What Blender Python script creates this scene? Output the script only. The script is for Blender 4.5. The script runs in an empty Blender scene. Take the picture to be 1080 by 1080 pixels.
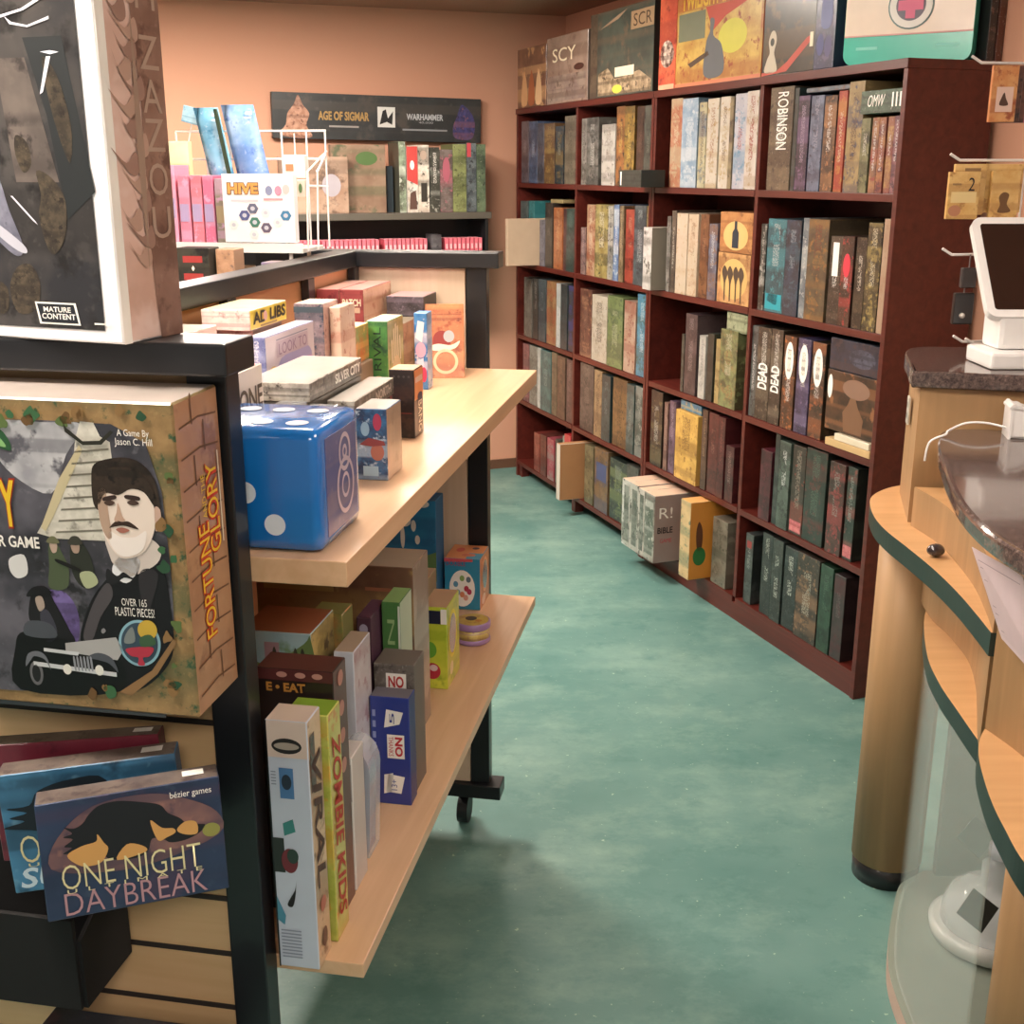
import bpy, bmesh, math, random
from mathutils import Vector, Matrix
random.seed(7)
S=bpy.context.scene; COL=S.collection
PI=math.pi
# ------------------------------------------------------------------ helpers
def hx(h):
    def f(c):
        c=c/255.0
        return c/12.92 if c<=.04045 else ((c+.055)/1.055)**2.4
    return (f(int(h[0:2],16)),f(int(h[2:4],16)),f(int(h[4:6],16)),1)
MATS={}
def nt(m): m.use_nodes=True; return m.node_tree
def flat(h,rough=.5,metal=0,coat=0,emit=0):
    rough=rough
    k=('f',h,rough,metal,coat,emit)
    if k in MATS: return MATS[k]
    m=bpy.data.materials.new('paint_'+h); t=nt(m); b=t.nodes['Principled BSDF']
    n=t.nodes.new('ShaderNodeTexNoise'); n.inputs['Scale'].default_value=18; n.inputs['Detail'].default_value=2
    tc=t.nodes.new('ShaderNodeTexCoord'); t.links.new(tc.outputs['Object'],n.inputs['Vector'])
    mx=t.nodes.new('ShaderNodeMix'); mx.data_type='RGBA'; c=hx(h)
    mx.inputs[6].default_value=tuple(v*.9 for v in c[:3])+(1,); mx.inputs[7].default_value=tuple(min(1,v*1.08) for v in c[:3])+(1,)
    t.links.new(n.outputs['Fac'],mx.inputs[0]); t.links.new(mx.outputs[2],b.inputs['Base Color'])
    b.inputs['Roughness'].default_value=rough; b.inputs['Metallic'].default_value=metal; b.inputs['Coat Weight'].default_value=coat; b.inputs['Coat Roughness'].default_value=.12
    if emit: b.inputs['Emission Color'].default_value=c; b.inputs['Emission Strength'].default_value=emit
    MATS[k]=m; return m
# node group that prints mottled art plus an optional column of tiny unreadable title marks
G=bpy.data.node_groups.new('printed_art','ShaderNodeTree')
for n,ty in (('C1','NodeSocketColor'),('C2','NodeSocketColor'),('C3','NodeSocketColor'),('TC','NodeSocketColor'),('Scale','NodeSocketFloat'),('Seed','NodeSocketFloat'),('TAmt','NodeSocketFloat'),('T0','NodeSocketFloat'),('T1','NodeSocketFloat')):
    G.interface.new_socket(n,in_out='INPUT',socket_type=ty)
G.interface.new_socket('Color',in_out='OUTPUT',socket_type='NodeSocketColor')
def _g():
    N=G.nodes; L=G.links
    gi=N.new('NodeGroupInput'); go=N.new('NodeGroupOutput'); tc=N.new('ShaderNodeTexCoord')
    def math_(op,a,b=None):
        n=N.new('ShaderNodeMath'); n.operation=op
        for i,v in enumerate((a,b)):
            if v is None: continue
            if isinstance(v,(int,float)): n.inputs[i].default_value=v
            else: L.new(v,n.inputs[i])
        return n.outputs[0]
    def noise(scale,off,detail=3,rough=.6):
        n=N.new('ShaderNodeTexNoise'); n.inputs['Detail'].default_value=detail; n.inputs['Roughness'].default_value=rough
        n.noise_dimensions='4D'
        L.new(tc.outputs['Object'],n.inputs['Vector']); L.new(math_('MULTIPLY',gi.outputs['Scale'],scale),n.inputs['Scale'])
        L.new(math_('ADD',gi.outputs['Seed'],off),n.inputs['W']); return n.outputs['Fac']
    def step(v,a,b):
        m=N.new('ShaderNodeMapRange'); L.new(v,m.inputs[0]); m.inputs[1].default_value=a; m.inputs[2].default_value=b; return m.outputs[0]
    def mix(f,a,b):
        m=N.new('ShaderNodeMix'); m.data_type='RGBA'; L.new(f,m.inputs[0]); L.new(a,m.inputs[6]); L.new(b,m.inputs[7]); return m.outputs[2]
    c=mix(step(noise(1,0),.38,.62),gi.outputs['C1'],gi.outputs['C2'])
    c=mix(step(noise(1.7,11.3,4),.56,.64),c,gi.outputs['C3'])
    sx=N.new('ShaderNodeSeparateXYZ'); L.new(tc.outputs['Generated'],sx.inputs[0])
    bn=N.new('ShaderNodeTexNoise'); bn.noise_dimensions='1D'; bn.inputs['Scale'].default_value=1; bn.inputs['Detail'].default_value=1
    L.new(math_('ADD',math_('MULTIPLY',sx.outputs[2],3.2),math_('MULTIPLY',gi.outputs['Seed'],7.7)),bn.inputs['W'])
    c=mix(math_('MULTIPLY',step(bn.outputs['Fac'],.52,.6),.55),c,gi.outputs['C3'])
    c=mix(math_('MULTIPLY',step(noise(3.2,23.1,3),.58,.70),.5),c,gi.outputs['C2'])
    c=mix(math_('MULTIPLY',step(noise(6.5,63.1,2),.60,.74),.35),c,gi.outputs['TC'])
    ax=math_('ABSOLUTE',math_('SUBTRACT',sx.outputs[0],.5))
    m=math_('MULTIPLY',math_('LESS_THAN',ax,.17),math_('MULTIPLY',math_('GREATER_THAN',sx.outputs[2],gi.outputs['T0']),math_('LESS_THAN',sx.outputs[2],gi.outputs['T1'])))
    gl=noise(9.,41.,1,.3); glm=math_('MULTIPLY',step(gl,.46,.54),.75)
    m=math_('MULTIPLY',math_('MULTIPLY',m,glm),gi.outputs['TAmt'])
    c=mix(m,c,gi.outputs['TC']); L.new(c,go.inputs[0])
_g()
SEED=[0]
def art(c1,c2,c3,tc=None,scale=28,tamt=0,t0=.45,t1=.92,rough=.35,coat=.45,seed=None):
    SEED[0]+=1
    m=bpy.data.materials.new('printed_card'); t=nt(m); b=t.nodes['Principled BSDF']
    g=t.nodes.new('ShaderNodeGroup'); g.node_tree=G
    for k,v in (('C1',hx(c1)),('C2',hx(c2)),('C3',hx(c3)),('TC',hx(tc or c2)),('Scale',scale),('Seed',SEED[0]*3.7 if seed is None else seed),('TAmt',tamt),('T0',t0),('T1',t1)):
        g.inputs[k].default_value=v
    t.links.new(g.outputs[0],b.inputs['Base Color']); b.inputs['Roughness'].default_value=rough
    b.inputs['Coat Weight'].default_value=coat; b.inputs['Coat Roughness'].default_value=.18
    return m
def wood(name,c1,c2,axis=0,scale=6,rough=.4,coat=.15):
    m=bpy.data.materials.new(name); t=nt(m); b=t.nodes['Principled BSDF']
    tc=t.nodes.new('ShaderNodeTexCoord'); mp=t.nodes.new('ShaderNodeMapping'); n=t.nodes.new('ShaderNodeTexNoise')
    sc=[scale*9]*3; sc[axis]=scale*.6; mp.inputs['Scale'].default_value=sc
    n.inputs['Scale'].default_value=1; n.inputs['Detail'].default_value=5; n.inputs['Distortion'].default_value=.6
    mx=t.nodes.new('ShaderNodeMix'); mx.data_type='RGBA'; mx.inputs[6].default_value=hx(c1); mx.inputs[7].default_value=hx(c2)
    mr=t.nodes.new('ShaderNodeMapRange'); mr.inputs[1].default_value=.3; mr.inputs[2].default_value=.7
    L=t.links.new; L(tc.outputs['Object'],mp.inputs[0]); L(mp.outputs[0],n.inputs['Vector']); L(n.outputs['Fac'],mr.inputs[0]); L(mr.outputs[0],mx.inputs[0]); L(mx.outputs[2],b.inputs['Base Color'])
    b.inputs['Roughness'].default_value=rough; b.inputs['Coat Weight'].default_value=coat; b.inputs['Coat Roughness'].default_value=.25
    return m
def glass(name,col=(.9,.97,.95,1),alpha=.25,rough=.03):
    m=bpy.data.materials.new(name); t=nt(m); b=t.nodes['Principled BSDF']
    b.inputs['Base Color'].default_value=col; b.inputs['Roughness'].default_value=rough; b.inputs['Alpha'].default_value=alpha
    b.inputs['Specular IOR Level'].default_value=.6
    return m
def obj(name,bm,mats,parent=None):
    me=bpy.data.meshes.new(name); bm.to_mesh(me); bm.free()
    for m in (mats if isinstance(mats,(list,tuple)) else [mats]): me.materials.append(m)
    o=bpy.data.objects.new(name,me); COL.objects.link(o)
    if parent: o.parent=parent
    return o
def empty(name,loc=(0,0,0),rz=0):
    o=bpy.data.objects.new(name,None); COL.objects.link(o); o.location=loc; o.rotation_euler=(0,0,rz); o.empty_display_size=.05; return o
def tag(o,label,cat,group=None):
    o['label']=label; o['category']=cat
    if group: o['group']=group
    return o
def struct(o): o['kind']='structure'; return o
def bx(bm,x0,x1,y0,y1,z0,z1,bev=0,mi=0):
    r=bmesh.ops.create_cube(bm,size=1); vs=r['verts']
    for v in vs: v.co=Vector((x0+(x1-x0)*(v.co.x+.5),y0+(y1-y0)*(v.co.y+.5),z0+(z1-z0)*(v.co.z+.5)))
    fs={f for v in vs for f in v.link_faces}
    for f in fs: f.material_index=mi
    if bev:
        es=list({e for f in fs for e in f.edges}); bmesh.ops.bevel(bm,geom=es,offset=bev,segments=2,affect='EDGES',profile=.6)
    return bm
def cyl(bm,p,q,r,seg=12,r2=None,mi=0):
    p=Vector(p);q=Vector(q);d=q-p; L=d.length
    M=Matrix.Translation((p+q)/2)@d.to_track_quat('Z','Y').to_matrix().to_4x4()
    bmesh.ops.create_cone(bm,cap_ends=True,segments=seg,radius1=r,radius2=r if r2 is None else r2,depth=L,matrix=M)
    return bm
def tube(bm,pts,r,seg=8):
    for a,b in zip(pts,pts[1:]):
        cyl(bm,a,b,r,seg)
    for p in pts[1:-1]: bmesh.ops.create_icosphere(bm,subdivisions=1,radius=r*1.02,matrix=Matrix.Translation(p))
    return bm
def prism(bm,pts,z0,z1,mi=0,mi_side=0):
    n=len(pts); lo=[bm.verts.new((x,y,z0)) for x,y in pts]; hi=[bm.verts.new((x,y,z1)) for x,y in pts]
    bm.faces.new(lo[::-1]).material_index=mi; bm.faces.new(hi).material_index=mi
    for i in range(n): bm.faces.new((lo[i],lo[(i+1)%n],hi[(i+1)%n],hi[i])).material_index=mi_side
    bmesh.ops.recalc_face_normals(bm,faces=bm.faces); return bm
def wallstrip(bm,pts,z0,z1,th,side=1):
    # a curved upright sheet following pts, with real thickness
    P=[Vector(p) for p in pts]; O=[]
    for i,p in enumerate(P):
        a=P[max(0,i-1)]; b=P[min(len(P)-1,i+1)]; d=(b-a).normalized(); O.append(p+Vector((d.y,-d.x))*th*side)
    return prism(bm,[tuple(p) for p in P]+[tuple(p) for p in reversed(O)],z0,z1)
def smooth_curve(pts,n=6):
    out=[]; P=[Vector(p) for p in pts]
    for i in range(len(P)-1):
        p0=P[max(0,i-1)];p1=P[i];p2=P[i+1];p3=P[min(len(P)-1,i+2)]
        for k in range(n):
            t=k/n; out.append(tuple(.5*((2*p1)+(-p0+p2)*t+(2*p0-5*p1+4*p2-p3)*t*t+(-p0+3*p1-3*p2+p3)*t**3)))
    out.append(tuple(P[-1])); return out
def lathe(bm,prof,seg=28,c=(0,0)):
    rings=[]
    for r,z in prof: rings.append([bm.verts.new((c[0]+r*math.cos(2*PI*i/seg),c[1]+r*math.sin(2*PI*i/seg),z)) for i in range(seg)])
    for a,b in zip(rings,rings[1:]):
        for i in range(seg):
            f=bm.faces.new((a[i],a[(i+1)%seg],b[(i+1)%seg],b[i])); f.smooth=True
    bm.faces.new(rings[0][::-1]); bm.faces.new(rings[-1]); return bm
# frames of the place: origin, bearing of the long axis
FR={'B':((1.0474,3.3119),-.3532),'A':((.5365,4.6972),-.3532),'G':((-.2817,1.2155),.1801),'W':((-.0307,6.2539),-.3494)}
def W(fr,s,t,z):
    (ox,oy),a=FR[fr]; return Vector((ox+s*math.sin(a)+t*math.cos(a),oy+s*math.cos(a)-t*math.sin(a),z))
def rot_g(fr='G'): return -FR[fr][1]              # local x = across (+t), local y = along (+s)
def rot_b(fr='B'):
    a=FR[fr][1]; return math.atan2(-math.cos(a),-math.sin(a))   # local x = toward the near end, local y = into the shelf
# ---- a box with six separately printed faces: origin at middle of the front bottom edge
def cuboid(name,w,d,h,mats,parent=None,bev=.0012):
    F=mats.get('F'); order=['F','B','L','R','T','D']; ml=[mats.get(k,mats.get('*',F)) for k in order]
    bm=bmesh.new(); bx(bm,-w/2,w/2,0,d,0,h)
    for f in bm.faces:
        n=f.normal; k='F' if n.y<-.5 else 'B' if n.y>.5 else 'L' if n.x<-.5 else 'R' if n.x>.5 else 'T' if n.z>.5 else 'D'
        f.material_index=order.index(k)
    if bev: bmesh.ops.bevel(bm,geom=list(bm.edges),offset=bev,segments=1,affect='EDGES')
    o=obj(name,bm,ml,parent); o['_w']=w;o['_d']=d;o['_h']=h; return o
def facept(o,face,u,v,e):
    w,d,h=o['_w'],o['_d'],o['_h']
    if face=='F': return (-w/2+u*w,-e,v*h)
    if face=='R': return (w/2+e,u*d,v*h)
    if face=='L': return (-w/2-e,d-u*d,v*h)
    return (-w/2+u*w,v*d,h+e)
def facedim(o,face):
    w,d,h=o['_w'],o['_d'],o['_h']; return {'F':(w,h),'R':(d,h),'L':(d,h),'T':(w,d)}[face]
def closed_smooth(pts,n=4):
    P=[Vector(p) for p in pts]; m=len(P); out=[]
    for i in range(m):
        p0,p1,p2,p3=P[i-1],P[i],P[(i+1)%m],P[(i+2)%m]
        for k in range(n):
            t=k/n; out.append(tuple(.5*((2*p1)+(-p0+p2)*t+(2*p0-5*p1+4*p2-p3)*t*t+(-p0+3*p1-3*p2+p3)*t**3)))
    return out
def poly(o,name,face,pts,mat,layer=1,sm=False):
    if sm or (name.endswith('_picture') and 5<=len(pts)<=14 and name.split('_')[0] not in ('pyramid','beam','card','tile','chrome','brick','vine','bottle','pillar','lightning','cover','hexagon')): pts=closed_smooth(pts)
    bm=bmesh.new(); vs=[bm.verts.new(facept(o,face,u,v,(.0003+.00022*layer))) for u,v in pts]; f=bm.faces.new(vs)
    f.normal_update()
    nrm={'F':(0,-1,0),'R':(1,0,0),'L':(-1,0,0),'T':(0,0,1)}[face]
    if f.normal.dot(Vector(nrm))<0: f.normal_flip()
    bmesh.ops.triangulate(bm,faces=[f])
    return obj(name,bm,mat,o)
def rect(u0,v0,u1,v1): return [(u0,v0),(u1,v0),(u1,v1),(u0,v1)]
def ell(cu,cv,ru,rv,n=22,a0=0,a1=2*PI): return [(cu+ru*math.cos(a0+(a1-a0)*i/n),cv+rv*math.sin(a0+(a1-a0)*i/n)) for i in range(n)]
def ink(o,s,face,u0,v0,u1,v1,mat,spin=0,layer=4,name='lettering',shear=0,thick=.0):
    # real letters fitted into the rectangle u0..u1, v0..v1 of a face
    cu=bpy.data.curves.new('t','FONT'); cu.body=s; cu.align_x='CENTER'; cu.resolution_u=3; cu.offset=thick; cu.shear=shear
    tmp=bpy.data.objects.new('t',cu); me=bpy.data.meshes.new_from_object(tmp); bpy.data.objects.remove(tmp)
    xs=[v.co.x for v in me.vertices]; ys=[v.co.y for v in me.vertices]
    x0,x1,y0,y1=min(xs),max(xs),min(ys),max(ys)
    for v in me.vertices:
        a=(v.co.x-x0)/(x1-x0); b=(v.co.y-y0)/(y1-y0)
        if spin==90: a,b=1-b,a
        elif spin==-90: a,b=b,1-a
        v.co=Vector(facept(o,face,u0+a*(u1-u0),v0+b*(v1-v0),(.0003+.00022*layer)))
    me.materials.clear(); me.materials.append(mat)
    c=bpy.data.objects.new(name,me); COL.objects.link(c); c.parent=o; return c
def put(o,fr,s,t,z,extra=0,mode='g'):
    o.location=W(fr,s,t,z); o.rotation_euler=(0,0,(rot_g(fr) if mode=='g' else rot_b(fr))+extra); return o
CARD='game box'
# ------------------------------------------------------------------ shared materials
M_black=flat('16181c',.38,coat=.2); M_blackm=flat('1c1e22',.5)
M_ply=wood('birch_laminate','dfb893','d3a982',1,5,.38,.25); M_plyy=wood('birch_panel','d0b8a0','c4aa92',2,4,.5,.05)
M_maho=wood('mahogany_laminate','5e241c','481812',1,4,.38,.22)
M_oak=wood('counter_maple','ac875e','9c7a54',2,4,.6,.05); M_oaktop=wood('counter_maple_top','d2a473','c69868',0,4,.4,.2)
M_band=flat('122824',.4); M_white=flat('e8e6e4',.35,coat=.3); M_wwire=flat('e8e4e0',.3,coat=.4)
M_ink=flat('1c1a1a',.6); M_wh=flat('f2efe8',.5); M_cream=flat('e8dcc0',.5)
M_chrome=flat('c8c8c8',.2,1)

BOOKDATA_RAW=[
  ('B',1,1,[
   (0.545, 0.676, 1.811, 0.0, '6b5a48', '8a775c', '3a3028', 'e8e4d8', 'brown box with tall white spine title'),
   (0.522, 0.545, 1.804, 0.0, '2a3a3a', '3a5050', '202828', None, 'very thin dark teal box'),
   (0.458, 0.519, 1.779, 0.0, '26283c', '4a3a58', '8a6a9a', 'b0a0c0', 'dark navy and purple box'),
   (0.388, 0.455, 1.776, 0.0, '5a6a8a', '8090b0', '3a4058', 'a0a8c0', 'slate blue box'),
   (0.321, 0.383, 1.772, 0.0, '4a3428', '8a6040', 'd08850', 'e8e0d8', 'dark brown box with orange foot'),
   (0.274, 0.316, 1.782, 0.0, 'c03a2c', 'd85838', 'e8a040', 'f0d0b0', 'bright red box'),
   (0.197, 0.27, 1.804, 0.0, 'a88a58', 'c8aa70', '4a5070', '6a4a38', 'tan and gold box, tallest of its row'),
   (0.149, 0.191, 1.702, 0.0, '70704a', '9a9a6a', '3a4030', 'd8d8c8', 'small olive box'),
   (0.115, 0.147, 1.703, 0.0, '8a5a4a', 'c88a5a', 'b04040', 'e8e0e0', 'small pinkish brown box'),
   (0.082, 0.113, 1.702, 0.0, 'a04a40', 'd08a50', '703040', 'e8e0e0', 'small rust red box'),
   (0.051, 0.08, 1.703, 0.0, '9a5a4a', 'd8a060', 'a03048', 'e8e0e0', 'small orange red box'),
   (0.009, 0.049, 1.704, 0.0, '8a4a58', 'b87a80', '503848', 'e8e0e0', 'small plum box'),
  ]),
  ('B',1,2,[
   (0.657, 0.692, 1.394, 0.0, '202424', '3a4440', 'c8c8c0', 'c8c8c0', 'thin black box'),
   (0.543, 0.652, 1.412, 0.0, '24525e', '2f6c7c', '38a8b8', 'c8d8d8', 'teal blue box with vertical title'),
   (0.452, 0.537, 1.413, 0.0, '22303e', '2c4a68', '3a6a80', '8aa0b0', 'navy blue box'),
   (0.416, 0.45, 1.421, 0.0, '6a7a88', '90a0a8', 'd0d8d8', 'e0e0e0', 'thin grey blue box'),
   (0.307, 0.414, 1.42, 0.0, '5a4a38', '7a6848', 'b07838', '8a3a28', 'moss and rust brown box'),
   (0.241, 0.302, 1.375, 0.0, '26221e', '3c342c', '70604c', 'e8e8e0', 'small black box with white label'),
   (0.181, 0.239, 1.378, 0.0, '38261e', '6a4030', 'd03838', 'e8e0e0', 'small black box with red emblem'),
   (0.128, 0.179, 1.378, 0.0, '2a2620', '4a4030', '6a5a40', 'e0d8c8', 'small black box with pale stripe'),
   (0.059, 0.124, 1.42, 0.0, '2a2a20', '6a5c38', 'c8b060', 'e8e0c0', 'black and gold box'),
   (0.005, 0.057, 1.433, 0.0, 'd0a888', 'd8b494', 'c89c7c', None, 'plain pale wooden board box'),
  ]),
  ('B',1,3,[
   (0.673, 0.724, 1.061, 0.0, '4a524e', '70787a', '2a3030', 'e0e0e0', 'thin grey green box with white title'),
   (0.588, 0.67, 1.063, 0.0, '2e261e', '4a3e30', '80705a', 'f0ece0', 'black brown horror box with white title'),
   (0.516, 0.586, 1.066, 0.0, '32281e', '54463a', '90806a', 'f0ece0', 'dark brown horror box with white title'),
   (0.44, 0.51, 1.054, 0.0, '4a3020', '7a4424', 'd87838', 'e8e0d8', 'brown box with white oval badge'),
   (0.362, 0.435, 1.055, 0.0, '3a3458', '5a5080', '8878a8', 'e8e0d8', 'purple box with white oval badge'),
   (0.287, 0.36, 1.053, 0.0, '30281e', '5c4030', 'c06838', 'e8e0d8', 'black box with white oval badge'),
  ]),
  ('B',1,4,[
   (0.535, 0.604, 0.66, 0.0, '4a1420', '782838', '281018', None, 'small maroon and black box'),
   (0.501, 0.529, 0.729, 0.0, '3a4442', '505c58', '202424', None, 'thin grey green box'),
   (0.429, 0.495, 0.712, 0.0, '4a5a50', '64786c', '2a3430', 'e8ece8', 'grey green box with white title'),
   (0.349, 0.424, 0.713, 0.0, '2e2a24', '4a3e32', 'a04838', 'a89888', 'dark brown box with red foot'),
   (0.234, 0.347, 0.722, 0.0, '25302a', '384a40', '7a3030', '5a7a68', 'wide dark green box'),
   (0.134, 0.214, 0.707, 0.0, '3a2420', '603830', 'c04040', 'a0a098', 'black and red box'),
   (0.083, 0.131, 0.708, 0.0, '24302a', '3c4a40', 'a85048', 'a0b0a8', 'dark green box with pink foot'),
  ]),
  ('B',1,5,[
   (0.628, 0.678, 0.341, 0.0, '2a302e', '4a5250', '606a68', 'a8b0a8', 'narrow charcoal box standing alone'),
   (0.504, 0.568, 0.375, 0.0, '262e2e', '3a4644', '1a2020', 'd0d8c8', 'first of three charcoal teal sequels'),
   (0.433, 0.498, 0.376, 0.0, '2a3230', '404c48', '1a2020', 'd0d8c8', 'middle of three charcoal teal sequels'),
   (0.354, 0.43, 0.369, 0.0, '28302e', '3c4848', '1a2020', 'd0d8c8', 'last of three charcoal teal sequels'),
   (0.225, 0.349, 0.374, 0.0, '342e28', '504438', 'b08058', 'c8c0a8', 'wide brown box with a figure'),
   (0.152, 0.22, 0.372, 0.0, '20422e', '2f5c40', '182820', '507860', 'forest green box'),
   (0.091, 0.15, 0.363, 0.0, '33282a', '4a3638', '601c28', '706060', 'dark plum box'),
  ]),
  ('B',2,1,[
   (1.267, 1.356, 1.813, 0.0, 'c86848', 'e0a078', 'd8c8a0', 'f0e0c0', 'orange and red patterned box'),
   (1.145, 1.263, 1.808, 0.0, '8ab0d0', 'b8d0e8', 'e8f0f8', 'e8f0f8', 'sky blue box'),
   (1.084, 1.139, 1.79, 0.0, 'c8b888', 'e0d8b0', '3a6090', '5a4030', 'thin cream and blue box'),
   (0.997, 1.077, 1.799, 0.0, 'e8d8c0', 'f0e4d0', 'c8a060', 'b07050', 'broad cream box'),
   (0.927, 0.994, 1.801, 0.0, 'ece0cc', 'f0e8d8', 'd0b070', '806050', 'cream box with brown title'),
   (0.898, 0.924, 1.796, 0.0, '8a7a60', 'b09c70', '504030', None, 'thin tan box'),
   (0.816, 0.895, 1.805, 0.0, 'd0d0e0', 'dfe0ec', '6aa8d0', 'c05048', 'lilac box with red title'),
   (0.739, 0.813, 1.809, 0.0, 'f0e0d4', 'f4e8dc', 'c8a880', 'b83028', 'cream box with bright red title'),
  ]),
  ('B',2,2,[
   (1.313, 1.344, 1.395, 0.0, '8a8078', 'b0a8a0', '403830', '484038', 'thin grey box with dark title'),
   (1.272, 1.31, 1.417, 0.0, '5a4a40', '7a6858', '302820', 'e0d8c8', 'thin brown box'),
   (1.183, 1.268, 1.409, 0.0, 'f0d4b4', 'f4dcc0', 'e0b890', None, 'plain cream box'),
   (1.105, 1.179, 1.409, 0.0, 'f0d0ac', 'f2d8b8', 'd8a880', 'b08868', 'cream box with faint title'),
   (1.036, 1.098, 1.411, 0.0, '8a5434', 'a86a40', '603820', 'c08860', 'chestnut brown box'),
   (0.969, 1.029, 1.381, 0.0, '6a5a68', '8a90a8', 'a87040', 'e0e4e8', 'brown box with pale blue title'),
  ]),
  ('B',2,3,[
   (1.174, 1.196, 0.972, 0.0, '4a4a40', '606058', '303028', None, 'thin olive grey box'),
   (1.08, 1.17, 1.052, 0.0, '4c3a3e', '6c5456', '302428', 'a09090', 'dusky mauve box'),
   (1.01, 1.059, 0.984, 0.0, 'd0ccc0', 'e0dcd4', 'a8a8a0', '888888', 'slim white box'),
   (0.956, 1.003, 0.998, 0.0, '28302a', '3c443c', '181c18', None, 'slim black green box'),
   (0.916, 0.949, 0.984, 0.0, 'c8a860', 'dcc080', '8a6a38', None, 'slim yellow box'),
   (0.794, 0.912, 1.027, 0.0, '5c5a38', '9aa868', 'b88850', 'd0c8a8', 'green and tan fantasy box'),
  ]),
  ('B',2,4,[
   (1.331, 1.43, 0.722, 0.0, '33261f', '4c3a2c', '80704a', 'c8c4b8', 'dark brown box with pale figure'),
   (1.283, 1.315, 0.691, 0.0, '8a6058', 'a07868', '603838', 'c0a090', 'slim dusty pink box'),
   (1.228, 1.279, 0.703, 0.0, '6e5068', '8c6c88', '483040', 'b0a0b0', 'slim purple box'),
   (0.973, 1.015, 0.718, 0.0, '5a3a2c', '7a5440', '3c241c', 'b09070', 'slim brown box'),
   (0.898, 0.969, 0.716, 0.0, '5e2422', '7c3430', '3c1818', 'a87868', 'brick maroon box'),
   (0.845, 0.894, 0.714, 0.0, '561c20', '702a2c', '341214', '985850', 'deep maroon box'),
   (0.781, 0.838, 0.622, 0.0, '501c20', '6c2a2e', '2c1010', 'a88880', 'short maroon box'),
  ]),
  ('B',2,5,[
   (0.798, 0.905, 0.338, 0.0, '7a7060', '9a907c', '504838', '605848', 'greyish tan box'),
  ]),
  ('A',1,1,[
   (0.642, 0.704, 1.774, 0.0, '8a8078', 'b0a8a0', '504840', '605850', 'thin grey box'),
   (0.512, 0.637, 1.775, 0.0, '605c56', '908c86', '2c2c2c', 'd8d4cc', 'dark topped grey box'),
   (0.36, 0.493, 1.743, 0.0, 'dcd4c8', 'e8e0d8', '8a8078', 'a09080', 'white box'),
   (0.27, 0.351, 1.808, 0.0, 'a0602c', 'c87c3c', '3a2c28', 'e0c060', 'orange topped box'),
   (0.174, 0.265, 1.804, 0.0, '8a6a34', 'c89838', '2e2620', 'e8c860', 'gold and black box'),
   (0.097, 0.165, 1.8, 0.0, '4a3228', '6c4838', '2c1c18', '806050', 'dark chocolate box'),
   (0.023, 0.093, 1.8, 0.0, '4a4c44', '64665c', '2c2e2a', '888878', 'slate grey box'),
  ]),
  ('A',1,2,[
   (0.635, 0.688, 1.319, 0.0, '8a6a64', 'b08c84', '5a4448', 'c0b0b0', 'short dusty pink box'),
   (0.543, 0.63, 1.418, 0.0, 'c88058', 'e0b890', 'a04830', 'e8d8b8', 'cream and orange box'),
   (0.405, 0.538, 1.421, 0.0, 'a89048', 'ccb86c', '4a4838', 'e8e0c8', 'mustard yellow box'),
   (0.348, 0.4, 1.42, 0.0, 'b0aca0', 'd0ccc0', '4a4a48', '707070', 'thin pale grey box'),
   (0.293, 0.344, 1.425, 0.0, '5878b0', '88a8d8', 'e8ecf0', 'e8ecf0', 'thin bright blue box'),
   (0.247, 0.288, 1.422, 0.0, '8a7050', 'a88c64', '58442c', 'c8b890', 'thin tan box'),
   (0.158, 0.242, 1.409, 0.0, 'b0382c', 'c85038', '702018', 'e0a080', 'vivid red box'),
   (0.047, 0.154, 1.427, 0.0, '4c5458', '687278', '2c3034', 'b0b8b8', 'blue grey box'),
   (0.002, 0.043, 1.429, 0.0, '9a8050', 'b89c68', '604c2c', None, 'thin ochre box'),
  ]),
  ('A',1,3,[
   (0.567, 0.694, 1.054, 0.0, '5c3028', '8a5444', 'c89068', '9a7060', 'reddish brown box'),
   (0.396, 0.556, 1.04, 0.0, 'd8c8b0', 'e4d8c4', 'b0a088', '4a3a30', 'tall cream box with brown title'),
   (0.235, 0.386, 1.052, 0.0, '70884c', '8aa060', '4a5c48', 'c0c8a0', 'meadow green box'),
   (0.118, 0.226, 1.046, 0.0, 'c89c80', 'd8b8a0', 'a04838', 'a83c30', 'cream box with red art'),
   (-0.002, 0.114, 1.084, 0.0, '3c88b0', '58a8cc', '3a6048', 'd8e8f0', 'turquoise box'),
  ]),
  ('A',1,4,[
   (0.529, 0.679, 0.724, 0.0, '5c4c44', '7c6c62', '3c302c', '988878', 'grey brown box'),
   (0.437, 0.519, 0.714, 0.0, 'a88458', 'c8a070', '70543a', '6a5038', 'light tan box'),
   (0.338, 0.427, 0.708, 0.0, '30484a', '44605f', '202c2c', '708888', 'dark teal box'),
   (0.187, 0.328, 0.712, 0.0, '8a6434', 'a87c48', '3c2c20', '5a4020', 'caramel brown box'),
   (0.105, 0.178, 0.707, 0.0, '48605c', '647c78', '2c3a38', '98a8a0', 'sea green box'),
   (0.027, 0.101, 0.712, 0.0, '42544e', '586c66', 'a8b0a8', '98a8a0', 'grey green box'),
  ]),
  ('A',1,5,[
   (0.511, 0.608, 0.358, 0.0, '8a7c58', 'a89870', '585038', None, 'khaki box'),
   (0.347, 0.49, 0.371, 0.0, '8a6844', 'a88058', '50547a', '584430', 'brown box with blue square'),
   (0.164, 0.337, 0.358, 0.0, '2c3a34', '40504a', '90a060', 'a0b0a0', 'black green box'),
   (0.046, 0.155, 0.368, 0.0, '50544c', '6c7068', '303430', 'a0a098', 'stone grey box'),
  ]),
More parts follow.
